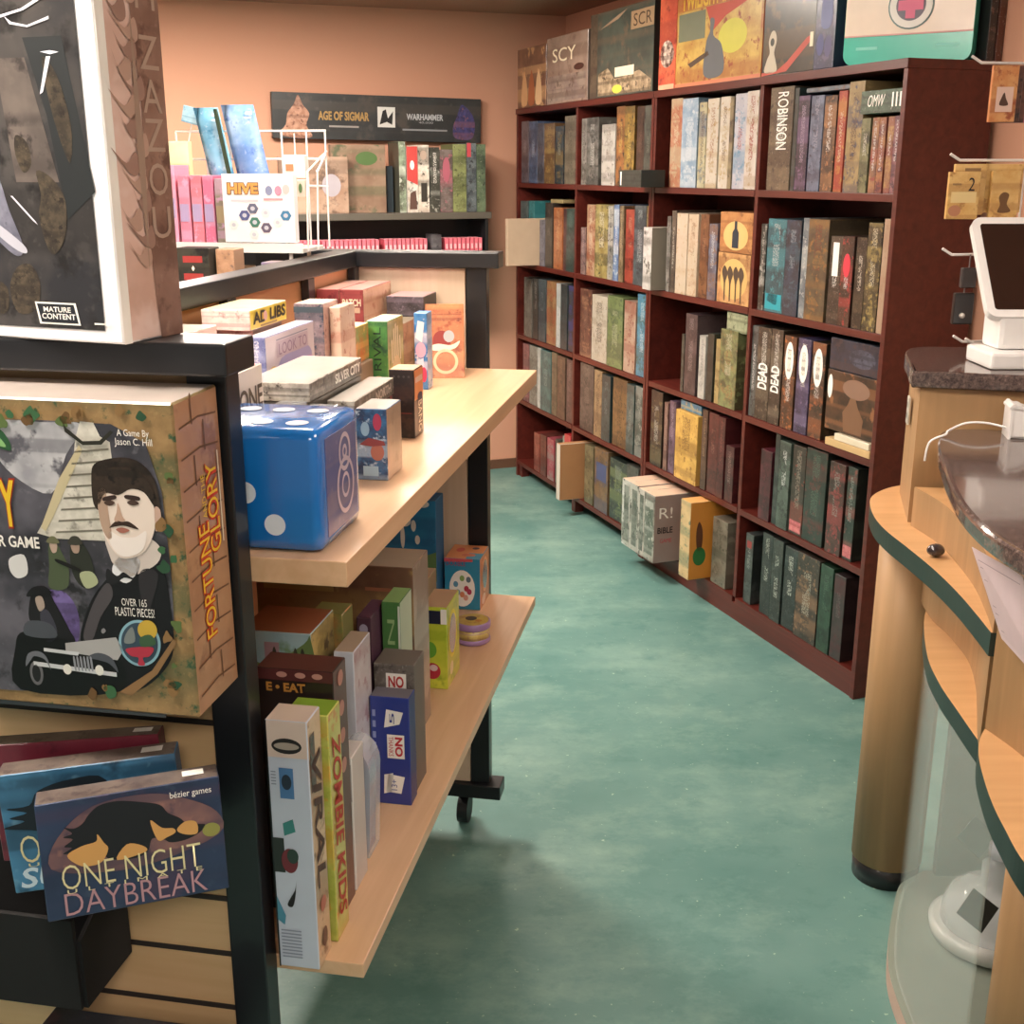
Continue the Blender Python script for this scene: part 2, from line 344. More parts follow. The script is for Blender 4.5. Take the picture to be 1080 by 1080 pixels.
  ('A',2,1,[
   (1.349, 1.448, 1.788, 0.0, '5c4c54', '786874', '3c3038', 'a09098', 'thin mauve box'),
   (1.234, 1.342, 1.784, 0.0, '485878', '6478a0', '303850', 'a0b0c8', 'dull blue box'),
   (1.142, 1.228, 1.772, 0.0, '50505c', '686878', '34343c', None, 'thin slate box'),
   (1.011, 1.136, 1.768, 0.0, '6a4830', '8c643c', 'c09850', 'c0a060', 'brown and gold box'),
   (0.908, 1.005, 1.752, 0.0, '283038', '40505a', 'a08040', 'a8a890', 'black and blue box'),
   (0.771, 0.897, 1.792, 0.0, '80705c', '988870', '584c3c', '605444', 'sandy grey box'),
  ]),
  ('A',2,2,[
   (1.345, 1.445, 1.415, 0.0, '506060', '6c7c7c', '384444', None, 'thin grey teal box'),
   (1.26, 1.338, 1.417, 0.0, '30868c', '48a4a8', '205058', 'a0d0d0', 'bright teal box'),
   (1.122, 1.19, 1.333, 0.0, '6c6c80', '88889c', '444458', None, 'thin lavender grey box'),
   (1.019, 1.109, 1.414, 0.0, '3c3430', '54483f', '28201e', '807468', 'blackish brown box'),
   (0.908, 1.013, 1.395, 0.0, 'c06838', 'd88048', '904420', 'e8b080', 'orange box'),
   (0.857, 0.902, 1.393, 0.0, '5c2c30', '743c3c', '381c20', None, 'thin maroon box'),
   (0.752, 0.851, 1.396, 0.0, '385048', '4c6860', '283834', '708880', 'dark green box'),
  ]),
  ('A',2,3,[
   (1.282, 1.389, 1.047, 0.0, '706860', '8c847c', '504844', None, 'warm grey box'),
   (1.204, 1.275, 1.05, 0.0, '30302e', '484846', '1c1c1c', 'b0b0a8', 'thin black box'),
   (1.103, 1.197, 1.053, 0.0, '405058', '54686f', '2c3840', '8898a0', 'steel blue box'),
   (0.981, 1.097, 1.053, 0.0, 'a87848', 'c49460', 'b04830', '705030', 'tan and orange box'),
   (0.922, 0.969, 1.052, 0.0, 'd8dcd8', 'e4e8e4', 'b0b8b8', None, 'thin white box'),
   (0.83, 0.91, 1.054, 0.0, '303c40', '445458', '20282c', None, 'dark petrol box'),
   (0.741, 0.824, 1.054, 0.0, '2c3038', '3c4450', '4848a0', None, 'black box with blue edge'),
  ]),
  ('A',2,4,[
   (1.331, 1.413, 0.712, 0.0, '905058', 'b06c70', '584048', None, 'rosy pink box'),
   (1.211, 1.324, 0.716, 0.0, '808880', 'a0a8a0', '586058', None, 'pale grey box'),
   (1.165, 1.204, 0.718, 0.0, 'd8e0dc', 'e4ece8', 'b0bcb8', None, 'thin white box'),
   (1.021, 1.159, 0.717, 0.0, '387478', '50908f', '285054', '88b0b0', 'teal box'),
   (0.948, 1.015, 0.723, 0.0, '70644c', '8c7c5c', '4c4434', None, 'thin olive box'),
   (0.842, 0.942, 0.718, 0.0, '604838', '806048', '40302a', 'a08060', 'walnut brown box'),
   (0.745, 0.836, 0.715, 0.0, '684844', '84605a', '483434', 'a08880', 'brownish pink box'),
  ]),
  ('A',2,5,[
   (1.165, 1.245, 0.283, 0.0, 'a03c34', 'c05848', '703028', 'd09080', 'small red box'),
   (1.074, 1.152, 0.293, 0.0, '783830', '9a5044', '48221e', None, 'small rust box'),
   (0.974, 1.062, 0.293, 0.0, 'c04050', 'd86070', 'a0b0a8', 'e0a0a0', 'small pinkish red box'),
   (0.925, 0.968, 0.304, 0.0, '5c5c50', '787868', '3c3c34', None, 'thin olive grey box'),
  ]),
]
BOOKDATA=[((a,b,c),d) for a,b,c,d in BOOKDATA_RAW]
# ------------------------------------------------------------------ room shell
def floor_mat():
    m=bpy.data.materials.new('painted_concrete'); t=nt(m); b=t.nodes['Principled BSDF']; L=t.links.new
    tc=t.nodes.new('ShaderNodeTexCoord')
    def nz(s,d,r=.6,sx=1):
        mp=t.nodes.new('ShaderNodeMapping'); mp.inputs['Scale'].default_value=(s*sx,s,s); L(tc.outputs['Object'],mp.inputs[0])
        n=t.nodes.new('ShaderNodeTexNoise'); n.inputs['Scale'].default_value=1; n.inputs['Detail'].default_value=d; n.inputs['Roughness'].default_value=r; L(mp.outputs[0],n.inputs['Vector']); return n.outputs['Fac']
    def mr(v,a,b_):
        n=t.nodes.new('ShaderNodeMapRange'); L(v,n.inputs[0]); n.inputs[1].default_value=a; n.inputs[2].default_value=b_; return n.outputs[0]
    def mx(f,a,b_):
        n=t.nodes.new('ShaderNodeMix'); n.data_type='RGBA'; L(f,n.inputs[0])
        for i,v in ((6,a),(7,b_)):
            if isinstance(v,str): n.inputs[i].default_value=hx(v)
            else: L(v,n.inputs[i])
        return n.outputs[2]
    c=mx(mr(nz(1.6,4),.35,.68),'527d78','6d928b')
    c=mx(mr(nz(3.2,6,.75,.7),.48,.85),c,'8cab9e')
    c=mx(mr(nz(9,6,.75,.8),.52,.85),c,'3e706c')
    c=mx(mr(nz(60,2),.70,.74),c,'9cb8a4')
    L(c,b.inputs['Base Color']); L(mr(nz(7,3),.2,1.2),b.inputs['Roughness'])
    b.inputs['Roughness'].default_value=.5; b.inputs['Coat Weight'].default_value=.08
    r=t.nodes.new('ShaderNodeMapRange'); L(nz(7,3),r.inputs[0]); r.inputs[3].default_value=.38; r.inputs[4].default_value=.62; L(r.outputs[0],b.inputs['Roughness'])
    bp=t.nodes.new('ShaderNodeBump'); bp.inputs['Strength'].default_value=.08; bp.inputs['Distance'].default_value=.01; L(nz(30,4),bp.inputs['Height']); L(bp.outputs[0],b.inputs['Normal'])
    return m
bm=bmesh.new(); bx(bm,-5,4,-2.5,8,-.1,0); struct(obj('floor',bm,floor_mat()))
def wallmat(h,h2):
    m=bpy.data.materials.new('painted_wall'); t=nt(m); b=t.nodes['Principled BSDF']; L=t.links.new
    tc=t.nodes.new('ShaderNodeTexCoord'); n=t.nodes.new('ShaderNodeTexNoise'); n.inputs['Scale'].default_value=1.2; n.inputs['Detail'].default_value=4; L(tc.outputs['Object'],n.inputs['Vector'])
    mx=t.nodes.new('ShaderNodeMix'); mx.data_type='RGBA'; mx.inputs[6].default_value=hx(h); mx.inputs[7].default_value=hx(h2); L(n.outputs['Fac'],mx.inputs[0]); L(mx.outputs[2],b.inputs['Base Color'])
    b.inputs['Roughness'].default_value=.75
    n2=t.nodes.new('ShaderNodeTexNoise'); n2.inputs['Scale'].default_value=220; L(tc.outputs['Object'],n2.inputs['Vector'])
    bp=t.nodes.new('ShaderNodeBump'); bp.inputs['Strength'].default_value=.12; bp.inputs['Distance'].default_value=.002; L(n2.outputs['Fac'],bp.inputs['Height']); L(bp.outputs[0],b.inputs['Normal'])
    return m
MW=wallmat('d8a288','d09a7e')
def wallbox(name,s0,s1,t0,t1,z0,z1,fr,m):
    bm=bmesh.new(); bx(bm,t0,t1,s0,s1,z0,z1); o=obj(name,bm,m); put(o,fr,0,0,0); return struct(o)
CEIL=2.302
wallbox('wall_back',0,.12,-4.6,.42,0,CEIL,'W',MW)
wallbox('wall_right',-8.2,0,.32,.44,0,CEIL,'W',MW)
bm=bmesh.new(); bx(bm,-5,4,-2.5,8,CEIL,CEIL+.1); struct(obj('ceiling',bm,wallmat('a8806c','a07862')))
wallbox('baseboard_back',-.012,-.001,-4.5,.3,0,.05,'W',flat('6a4a38',.5))
# dark scuffed patch / access plate on the back wall beside the bookcase
# ------------------------------------------------------------------ mahogany bookcases
ZT=1.8475; SURF=[None,1.500,1.116,.753,.417,.085]
def bookcase(fr,width,split,label,feet):
    r=empty('bookcase'); put(r,fr,0,0,0); r.rotation_euler=(0,0,rot_g(fr)); tag(r,label,'bookcase','mahogany bookcases along the right wall')
    D=.29
    def part(nm,s0,s1,t0,t1,z0,z1,bev=.0015):
        bm=bmesh.new(); bx(bm,t0,t1,s0,s1,z0,z1,bev); return obj(nm,bm,M_maho,r)
    part('side_panel',0.001,.02,0,D,0,ZT-.025); part('side_panel',width-.02,width-.001,0,D,.0 if not feet else .0,ZT-.025)
    part('top_board',0,width,-.004,D,ZT-.025,ZT)
    part('divider',split-.01,split+.01,.004,D-.012,SURF[5],ZT-.025)
    for k in range(1,6):
        z=SURF[k]
        part('shelf_board',.02,split-.01,.002,D-.012,z-.022,z); part('shelf_board',split+.01,width-.02,.002,D-.012,z-.022,z)
    if not feet: part('kickboard',.02,width-.02,.004,.02,0,SURF[5]-.022)
    else:
        for s in (.02,split-.03,width-.06): 
            for t in (.01,D-.06): part('foot',s,s+.04,t,t+.045,0,SURF[5]-.022)
    part('back_board',.02,width-.02,D-.012,D-.002,SURF[5],ZT-.025)
    return r
bookcase('B',1.474,.725,'dark mahogany bookcase nearest the counter, with a solid plinth and a rolled granite corner beside it'.replace(', with a solid plinth and a rolled granite corner beside it',' beside the checkout counter'),False)
bookcase('A',1.49,.745,'farther dark mahogany bookcase standing on feet beside the back wall',True)
def tone(h,k=.79,d=.16):
    # darkens these cover colours and greys them slightly
    r,g,b=[int(h[i:i+2],16) for i in (0,2,4)]; m=(r+g+b)/3
    return ''.join('%02x'%int(max(0,min(255,k*(v*(1-d)+m*d)))) for v in (r,g,b))
ROWN={1:'top',2:'second',3:'third',4:'fourth',5:'bottom'}
COLN={('B',1):'nearest column',('B',2):'second nearest column',('A',1):'third nearest column',('A',2):'farthest column'}
for (fr,c,row),items in BOOKDATA:
    for (s0,s1,zt,prot,c1,c2,c3,tc,desc) in items:
        # keep boxes inside their bay
        lo,hi={('B',1):(.022,.713),('B',2):(.737,1.452),('A',1):(.022,.733),('A',2):(.757,1.468)}[(fr,c)]
        s0=max(s0+.001,lo); s1=min(s1-.001,hi); z0=SURF[row]
        top=[1.8475-.03,1.474,1.09,.727,.391][row-1]; zt=min(zt,top)
        w=s1-s0; h=zt-z0
        if w<.004: continue
        c1,c2,c3,tc=tone(c1),tone(c2),tone(c3),(tone(tc) if tc else None)
        m=art(c1,c2,c3,tc,scale=26,tamt=1 if tc else 0,t0=random.choice((.3,.42,.5)),t1=random.choice((.8,.9,.95)))
        md=flat(c1,.5)
        d=.255 if w>.025 else .235
        o=cuboid('game_box',w,d,h,{'F':m,'*':art(c1,c1,c2,c2,scale=14)},bev=.001)
        put(o,fr,(s0+s1)/2,random.uniform(.004,.012),z0+.0003,mode='b')
        tag(o,'%s, %s shelf, %s'%(desc,ROWN[row],COLN[(fr,c)]),CARD,'games on the mahogany bookcases')
        if w>.034 and not any(k in desc for k in ('oval','plain','horror','label','emblem','square','foot','spine title','lying')):
            for kk in range(2 if w>.06 else 1):
                cu_=random.uniform(.38,.62); cv_=random.choice((.16,.2,.24)) if kk==0 else random.uniform(.6,.8)
                poly(o,'cover_figure','F',[(cu_+random.uniform(.16,.34)*math.cos(a_),cv_+random.uniform(.05,.12)*math.sin(a_)) for a_ in [i_*PI/4.5 for i_ in range(9)]],art(c3,c2,c1,tc or c2,scale=70),2,sm=True)
        if 'oval badge' in desc: poly(o,'badge','F',ell(.5,.74,.34,.20),M_wh,2); poly(o,'badge_title','F',rect(.36,.62,.64,.86),art('e8e0d4','e8e0d4','4a4038','6a6058',scale=150),3)
        if 'blue square' in desc: poly(o,'picture','F',rect(.15,.5,.9,.78),flat('4a5478',.5),2)
        if 'red emblem' in desc: poly(o,'emblem','F',ell(.5,.68,.3,.13),flat('d83848',.5),2)
        if 'white label' in desc: poly(o,'label_panel','F',rect(.25,.55,.75,.93),M_wh,2)
        if 'horror box' in desc or desc.startswith('dark brown horror'): pass
        if 'spine title' in desc: ink(o,'ROBINSON','F',.34,.40,.80,.95,M_wh,-90)
        if 'horror box' in desc: ink(o,'DEAD','F',.15,.34,.85,.62,M_wh,90,thick=.03)
        if 'pink foot' in desc or 'red foot' in desc: poly(o,'picture','F',rect(.06,.03,.94,.16),art('b05860','c87878','803038','d8a8a0',scale=40),2)
        if 'teal blue box' in desc: poly(o,'picture','F',rect(.06,.03,.94,.2),flat('2a98a8',.4),2)
        if 'narrow charcoal' in desc: poly(o,'picture','F',rect(.2,.8,.8,.9),flat('8a3a38',.5),2)
def shelf_item(name,fr,s0,s1,z0,z1,t,d,mats,label,cat=CARD,extra=0,bev=.0015):
    o=cuboid(name,s1-s0,d,z1-z0,mats,bev=bev); put(o,fr,(s0+s1)/2,t,z0+.0003,extra,'b'); tag(o,label,cat); return o
# individually seen boxes of the bookcases
o=shelf_item('game_box','B',.022,.21,1.713,1.775,.01,.2,{'F':art('3c5044','4c6454','2c3a32','d8d8d0',scale=22),'*':flat('44584c',.4)},'dark green box lying flat across small upright boxes, top shelf nearest column')
ink(o,'OMW','F',.18,.3,.58,.8,M_wh,shear=.3); ink(o,'III','F',.74,.25,.95,.85,M_wh)
shelf_item('game_box','B',.26,.50,1.786,1.8,.02,.18,{'F':art('4a5460','6a7880','705040'),'*':flat('505a60')},'grey blue flat box lying on upright games, top shelf nearest column')
o=shelf_item('game_box','B',.026,.268,.985,1.078,.012,.24,{'F':art('1e2432','2c3446','3a3034','485064',scale=20),'*':flat('20242e')},'black navy box stacked over a brown zombie box, third shelf nearest column')
poly(o,'badge','F',ell(.66,.5,.26,.3),art('2c3444','4a5468','1c2230'),2)
o=shelf_item('game_box','B',.026,.268,.8,.983,.01,.24,{'F':art('2a201a','4c3626','8a5c3c','3a3028',scale=14),'*':flat('2c241e')},'brown zombie game box under a navy one, third shelf nearest column')
poly(o,'badge','F',ell(.6,.76,.27,.16),flat('8a6a58',.5),2); poly(o,'picture','F',[(.4,.04),(.36,.35),(.46,.5),(.5,.62),(.6,.62),(.66,.48),(.78,.3),(.76,.04)],flat('7a5840',.5),2); poly(o,'badge','F',ell(.07,.72,.05,.2),M_wh,2)
shelf_item('game_board','B',.024,.245,.7535,.776,.0,.22,{'*':flat('c8a878',.5)},'tan flat board at the bottom of the third shelf, nearest column','game board')
shelf_item('game_board','B',.03,.20,.777,.797,.0,.2,{'*':flat('dcd0b8',.5)},'cream flat board lying on the tan board, third shelf','game board')
o=shelf_item('game_box','B',.742,.955,1.29,1.425,.008,.22,{'F':art('a87044','c08c58','7c4c2c','d8b078',scale=16),'*':flat('7c4c2c')},'brown wine themed box stacked over a tan box, second shelf')
poly(o,'picture','F',ell(.5,.42,.38,.36),flat('d8b070',.5),2); poly(o,'bottle_picture','F',[(.4,.12),(.4,.5),(.46,.6),(.46,.78),(.54,.78),(.54,.6),(.6,.5),(.6,.12)],flat('24303c',.5),3)
o=shelf_item('game_box','B',.742,.955,1.1165,1.288,.006,.23,{'F':art('b07c50','c89c68','7a5030','dcb880',scale=16),'*':flat('8a5c38')},'tan box printed with bare trees, below the wine box on second shelf')
poly(o,'picture','F',ell(.52,.5,.42,.4),flat('d0a868',.5),2)
for i,u in enumerate((.25,.42,.6,.76)): poly(o,'tree_picture','F',[(u-.02,.08),(u-.03,.4),(u-.1,.62),(u-.02,.75),(u+.08,.6),(u+.02,.4),(u+.02,.08)],flat('4c3a2c',.6),3)
shelf_item('game_box','B',.75,.885,1.022,1.088,.012,.2,{'F':art('7a8468','98a084','505840','c0c4a8',scale=30),'*':flat('6a7458')},'grey green flat box lying on top of the green fantasy box')
shelf_item('game_box','B',1.036,1.208,.4175,.684,.0,.25,{'F':art('b89048','d0a858','84602c','6a4c24',scale=26,tamt=1),'*':flat('b08c48')},'thick golden tan box on the fourth shelf, second nearest column')
shelf_item('game_box','B',1.04,1.2,.685,.722,.015,.22,{'F':art('38607c','4c7a94','a89868'),'*':flat('3a5a70')},'blue flat box lying on the golden tan box')
shelf_item('game_box','B',1.372,1.442,1.117,1.352,-.045,.25,{'F':art('a8a4a0','c8c4c0','605c54','8a8680',scale=24),'*':flat('8c8478')},'pale grey box sticking out of the second shelf, second nearest column')
o=cuboid('game_box',.19,.1,.062,{'F':art('2c302c','3c403c','1c1e1c'),'*':flat('282c28')}); put(o,'B',1.455,-.055,1.5003,0,'b'); tag(o,'small black box sticking out in front where the two bookcases meet','game box')
o['_w']=.19; poly(o,'label_panel','F',rect(.06,.1,.12,.9),M_wh,2); o.location=W('B',1.452,-.105,1.5003)
# protruding pale boxes on the lowest shelf
for i,(s0,s1,zt,c,lab) in enumerate(((1.375,1.445,.362,'c8ccc8','first white box pushed out'),(1.30,1.373,.362,'b0b0a8','second white box pushed out'),(1.245,1.298,.358,'c0b8b0','third pale box pushed out'),(1.155,1.243,.358,'8a8078','nearest grey box pushed out'))):
    side=flat('988884',.4,coat=.3); o=shelf_item('game_box','B',s0,s1,.0855,zt,-.105,.3,{'F':art(c,'a8a8a0','3c443c','d8d8d0',scale=18),'T':flat('d8b8a0',.5),'R':side,'L':side,'*':side},lab+' over the lowest shelf edge',extra=0)
    if i==3:
        ink(o,'R!','R',.07,.66,.26,.82,M_wh); ink(o,'BIBLE','R',.05,.44,.27,.53,M_ink,thick=.02); ink(o,'GAME','R',.09,.3,.26,.36,flat('b84850'))
        poly(o,'picture','F',rect(.1,.1,.9,.9),art('3c4a3c','687068','c8c8c0','d8d8d0',scale=22),2)
    else: poly(o,'picture','F',rect(.3,.08,.92,.92),art('5c645c','888c84','303830'),2)
o=shelf_item('game_box','B',.935,1.01,.0855,.386,-.07,.27,{'F':art('b89c70','ccb080','6c7c60','584838',scale=22),'T':flat('d8a060'),'R':flat('d08838',.4,coat=.3),'*':flat('b07038')},'orange sided box with green leaf art pushed out of the lowest shelf')
poly(o,'leaf_picture','R',ell(.16,.3,.1,.12),flat('2c7038',.5),2); poly(o,'figure_picture','R',[(.12,.4),(.1,.62),(.14,.75),(.2,.62),(.19,.4)],flat('5c3420',.5),2)
# kraft cartons sticking into the aisle
for s0,s1,row,t,h,lab in ((1.203,1.236,2,-.15,.222,'beige blank carton sticking out of the second shelf at the far end'),):
    shelf_item('carton','A',s0,s1,SURF[row]+.0003,SURF[row]+h,t,.26,{'*':flat('b8a088',.6)},lab,'carton')
shelf_item('carton','A',.65,.69,SURF[5],.352,-.098,.3,{'F':flat('c8c0b4',.5),'*':flat('a87850',.6)},'brown kraft carton sticking out of the lowest shelf','carton')
shelf_item('game_box','A',.76,.83,SURF[5],.36,.0,.22,{'F':art('a83438','c04c50','701c20'),'*':flat('98282c')},'bright red box behind the kraft carton on the lowest shelf')
shelf_item('game_box','A',.835,.85,SURF[5],.345,.0,.22,{'*':flat('8a8c80')},'thin grey box beside the bright red box, lowest shelf')
shelf_item('game_box','A',.93,1.08,1.414,1.43,.02,.2,{'*':flat('8a7c58')},'khaki flat box lying on top of the second shelf games, farthest column')
# ------------------------------------------------------------------ boxes on top of the bookcases
ZB=ZT+.0005
o=shelf_item('game_box','A',1.10,1.47,ZB,2.115,.0,.09,{'F':art('5a3a2c','7c5640','c09468','3a261c',scale=12),'*':flat('4a3026')},'brown box with painted figures at the far end of bookcase top')
for u,c in ((.25,'c8986c'),(.5,'a05a38'),(.75,'d0a880')): poly(o,'figure_picture','F',[(u-.1,.06),(u-.08,.4),(u-.03,.55),(u,.62),(u+.04,.55),(u+.09,.38),(u+.1,.06)],flat(c,.5),2)
o=shelf_item('game_box','A',.63,1.09,ZB,2.13,.0,.09,{'F':art('8a7468','a08a7c','6a5448','b8a698',scale=8),'*':flat('6a5a50')},'taupe box with pale title and glare on bookcase top')
ink(o,'SCY','F',.15,.62,.72,.82,M_cream); poly(o,'picture','F',rect(.04,.04,.96,.42),art('7c6c68','98887c','5c4c44',scale=14),2); poly(o,'airship_picture','F',ell(.8,.5,.12,.05),flat('4c2c24'),3)
o=shelf_item('game_box','A',.02,.60,ZB,2.175,.0,.1,{'F':art('35403c','48544c','605648','2a322e',scale=9),'L':flat('38302a'),'*':flat('2c302c')},'dark green box with small framed title on bookcase top')
poly(o,'spine_edge','F',rect(0,0,.12,1),art('4c4238','5c5244','38302a'),2)
poly(o,'title_panel','F',rect(.66,.72,1,.92),flat('a08464',.5),2); ink(o,'SCR','F',.70,.75,.97,.89,flat('4a3828'))
poly(o,'picture','F',[(.14,.02),(.14,.28),(.3,.34),(.42,.2),(.6,.22),(.8,.26),(.98,.14),(.98,.02)],art('7a6850','b8a488','3c3428',scale=26),2); poly(o,'label_panel','F',rect(.42,.22,.72,.33),M_cream,3); poly(o,'picture_highlight','F',ell(.46,.08,.08,.05),flat('c8c850'),4)
poly(o,'sword_picture','F',[(.15,.8),(.45,.92),(.6,.97),(.46,.88)],flat('a08870'),2)
red=art('c04c38','d86848','8c3028','e8a078',scale=14)
o=shelf_item('game_box','B',1.318,1.45,ZB,2.185,.0,.1,{'F':red,'*':flat('a83c2c')},'orange red box spine beside the huge fantasy war box on bookcase top')
poly(o,'picture','F',ell(.5,.36,.4,.14),art('e8d8c8','5c3028','3c1c18',scale=40),2); poly(o,'title_edge','F',rect(.05,.0,.95,.05),flat('e8a888'),2)
o=shelf_item('game_box','B',.735,1.315,ZB,2.185,.0,.11,{'F':art('a87030','c8a050','a83c24','687038',scale=9),'*':flat('a84c2c')},'huge fiery fantasy war game box lying sideways on bookcase top')
poly(o,'battle_picture','F',rect(.02,.03,.98,.74),art('b89048','d0b060','90402c','50503c',scale=14),2)
poly(o,'glow_picture','F',ell(.68,.42,.16,.16),flat('c8c048',.5),3); poly(o,'fire_picture','F',[(.36,.74),(.45,.5),(.6,.62),(.9,.74)],flat('b84028',.5),3)
poly(o,'dark_sky_picture','F',rect(.03,.45,.36,.72),flat('6c7058',.5),3)
poly(o,'warrior_picture','F',[(.36,.1),(.38,.4),(.42,.5),(.42,.62),(.47,.6),(.46,.46),(.56,.36),(.6,.12),(.5,.05)],flat('606468',.4),4); poly(o,'blade_picture','F',[(.16,.22),(.4,.32),(.42,.28),(.2,.18)],flat('4c3828'),4)
poly(o,'title_edge','F',rect(0,0,1,.035),flat('c87858'),3)
ink(o,'TWILIGHT IMPERIUM','F',.06,.75,.97,.91,flat('e0b840',.4),thick=.03)
blk=art('1e201c','34342a','584428','3c3c34',scale=9)
o=shelf_item('game_box','B',.445,.728,ZB,2.185,.0,.1,{'F':blk,'*':flat('1c1c1a')},'black box with pale keyhole figure and red sweep on bookcase top')
poly(o,'figure_picture','F',[(.06,.03),(.1,.14),(.15,.2),(.12,.3),(.17,.38),(.24,.38),(.28,.3),(.24,.2),(.28,.12),(.3,.03)],flat('c0b4a0',.5),2); poly(o,'figure_hole','F',ell(.195,.29,.04,.035),flat('3a3830'),3)
poly(o,'red_sweep','F',[(.0,.0),(.5,.02),(.92,.24),(.95,.3),(.86,.28),(.5,.1),(.3,.03),(0,.03)],flat('b84838',.5),2); poly(o,'candle_picture','F',rect(.92,.2,.98,.32),M_cream,3)
o=shelf_item('game_box','B',.345,.443,ZB,2.185,.0,.1,{'F':art('22263e','343a5c','5c5470','9aa4c0',scale=12),'*':flat('20233a')},'midnight blue box next to the mint first aid case')
poly(o,'tower_picture','F',[(.3,.35),(.3,.6),(.4,.7),(.6,.7),(.8,.6),(.8,.35)],flat('7078a0',.5),2); poly(o,'ring_picture','F',ell(.3,.2,.18,.09),flat('484c7c'),2); poly(o,'ring_picture','F',ell(.7,.18,.18,.09),flat('4c4870'),2)
# mint and white first-aid style case, angled
def rounded(w,h,r,n=6):
    P=[]
    for cx,cy,a in ((w/2-r,r,-PI/2),(w/2-r,h-r,0),(-w/2+r,h-r,PI/2),(-w/2+r,r,PI)):
        for i in range(n+1): P.append((cx+r*math.cos(a+PI/2*i/n),cy+r*math.sin(a+PI/2*i/n)))
    return P
cw,chh,cd=.33,.33,.05
case=empty('carry_case'); a=W('B',.30,.002,ZB); b=W('B',.02,.215,ZB); dirv=(b-a).normalized(); mid=(a+b)/2
case.location=mid; case.rotation_euler=(0,0,math.atan2(dirv.y,dirv.x)); tag(case,'mint green and cream carry case with pink cross on bookcase top','carry case')
cw=(b-a).length
def plate(pts,y0,y1,m,nm,par,bev=0):
    bm=bmesh.new(); n=len(pts); A=[bm.verts.new((x,y0,z)) for x,z in pts]; Bv=[bm.verts.new((x,y1,z)) for x,z in pts]
    bm.faces.new(A); bm.faces.new(Bv[::-1])
    for i in range(n): bm.faces.new((A[i],Bv[i],Bv[(i+1)%n],A[(i+1)%n]))
    bmesh.ops.recalc_face_normals(bm,faces=bm.faces); return obj(nm,bm,m,par)
M_mint=flat('4fc4ae',.25,coat=.6); 
plate(rounded(cw,chh,.03),0,cd,M_mint,'case_shell',case)
plate([(-cw/2+.001,.075),(cw/2-.001,.075),(cw/2-.001,.215),(-cw/2+.001,.215)],-.0015,cd+.001,flat('f0dcc8',.35,coat=.4),'cream_band',case)
plate([(-cw/2+.001,.075),(cw/2-.001,.075),(cw/2-.001,.079),(-cw/2+.001,.079)],-.002,0,flat('e0a8a0'),'pink_line',case)
plate([(x*1.0+.005,z) for x,z in [(.062*math.cos(i*PI/16),.15+.062*math.sin(i*PI/16)) for i in range(32)]],-.003,-.0015,flat('6a8480'),'emblem_rim',case)
plate([(x+.005,z) for x,z in [(.058*math.cos(i*PI/16),.15+.058*math.sin(i*PI/16)) for i in range(32)]],-.004,-.003,M_wh,'emblem_disc',case)
plate([(x+.005,z) for x,z in [(.040*math.cos(i*PI/16),.15+.040*math.sin(i*PI/16)) for i in range(32)]],-.005,-.004,flat('7a7480'),'emblem_core',case)
c_=.034; k_=.013
plate([(x+.005,.15+z) for x,z in [(-k_,-c_),(k_,-c_),(k_,-k_),(c_,-k_),(c_,k_),(k_,k_),(k_,c_),(-k_,c_),(-k_,k_),(-c_,k_),(-c_,-k_),(-k_,-k_)]],-.006,-.005,flat('e06a8c',.4),'cross_emblem',case)
for x in (-.11,.11): plate([(x-.03,.04),(x+.03,.04),(x+.03,.048),(x-.03,.048)],-.001,0,flat('8adccc'),'caption',case)
for i,(c,lab) in enumerate((('2c2a2c','black box spine standing behind the mint carry case'),('5a3226','dark brown box spine behind the mint carry case'))):
    o=cuboid('game_box',.025,.2,.3,{'F':art(c,c,'605048','c8c0b8',scale=24),'*':flat(c,.4)}); p=W('B',.012,.272+.029*i,ZB); o.location=p+Vector((.0,.0,0)); o.rotation_euler=(0,0,rot_b('B')+PI/2+.0); tag(o,lab,CARD)
    o.rotation_euler=(0,0,-FR['B'][1])

# ------------------------------------------------------------------ gondola display on castors
GL=1.395; GT=1.3965
gon=empty('gondola_display'); put(gon,'G',0,0,0); tag(gon,'black framed birch display gondola on castors along the left of the aisle','display shelf')
def gp(nm,t0,t1,s0,s1,z0,z1,m,bev=.002):
    bm=bmesh.new(); bx(bm,t0,t1,s0,s1,z0,z1,bev); return obj(nm,bm,m,gon)
for s0 in (0,GL-.035):
    for t0 in (-.062,-.62): gp('post',t0,t0+.045,s0,s0+.034,.135,GT-.034,M_black)
gp('end_beam',-.665,0,-.035,.04,GT-.034,GT,M_black,.003); gp('end_beam',-.665,.012,GL-.05,GL+.01,GT-.034,GT,M_black,.003)
gp('end_beam',-.66,-.002,0,.04,.1,.135,M_black,.003); gp('end_beam',-.66,.012,GL-.05,GL+.01,.1,.135,M_black,.003)
gp('center_rail',-.352,-.300,.04,GL-.05,GT-.034,GT,M_black,.003)
for s in (.28,.66,1.04,1.33): gp('rail_stub',-.3155,-.300,s,s+.035,1.26,GT-.034,M_black,.001)
M_slat=wood('slatwall_maple','d8b488','cca678',0,4,.45,.1)
gp('center_panel',-.336,-.318,.045,GL-.055,.16,GT-.036,wood('slatwall_center','d8a47c','cc966c',1,4,.45,.1))  # maple tinted orange, with bounce from the wall put into its colour
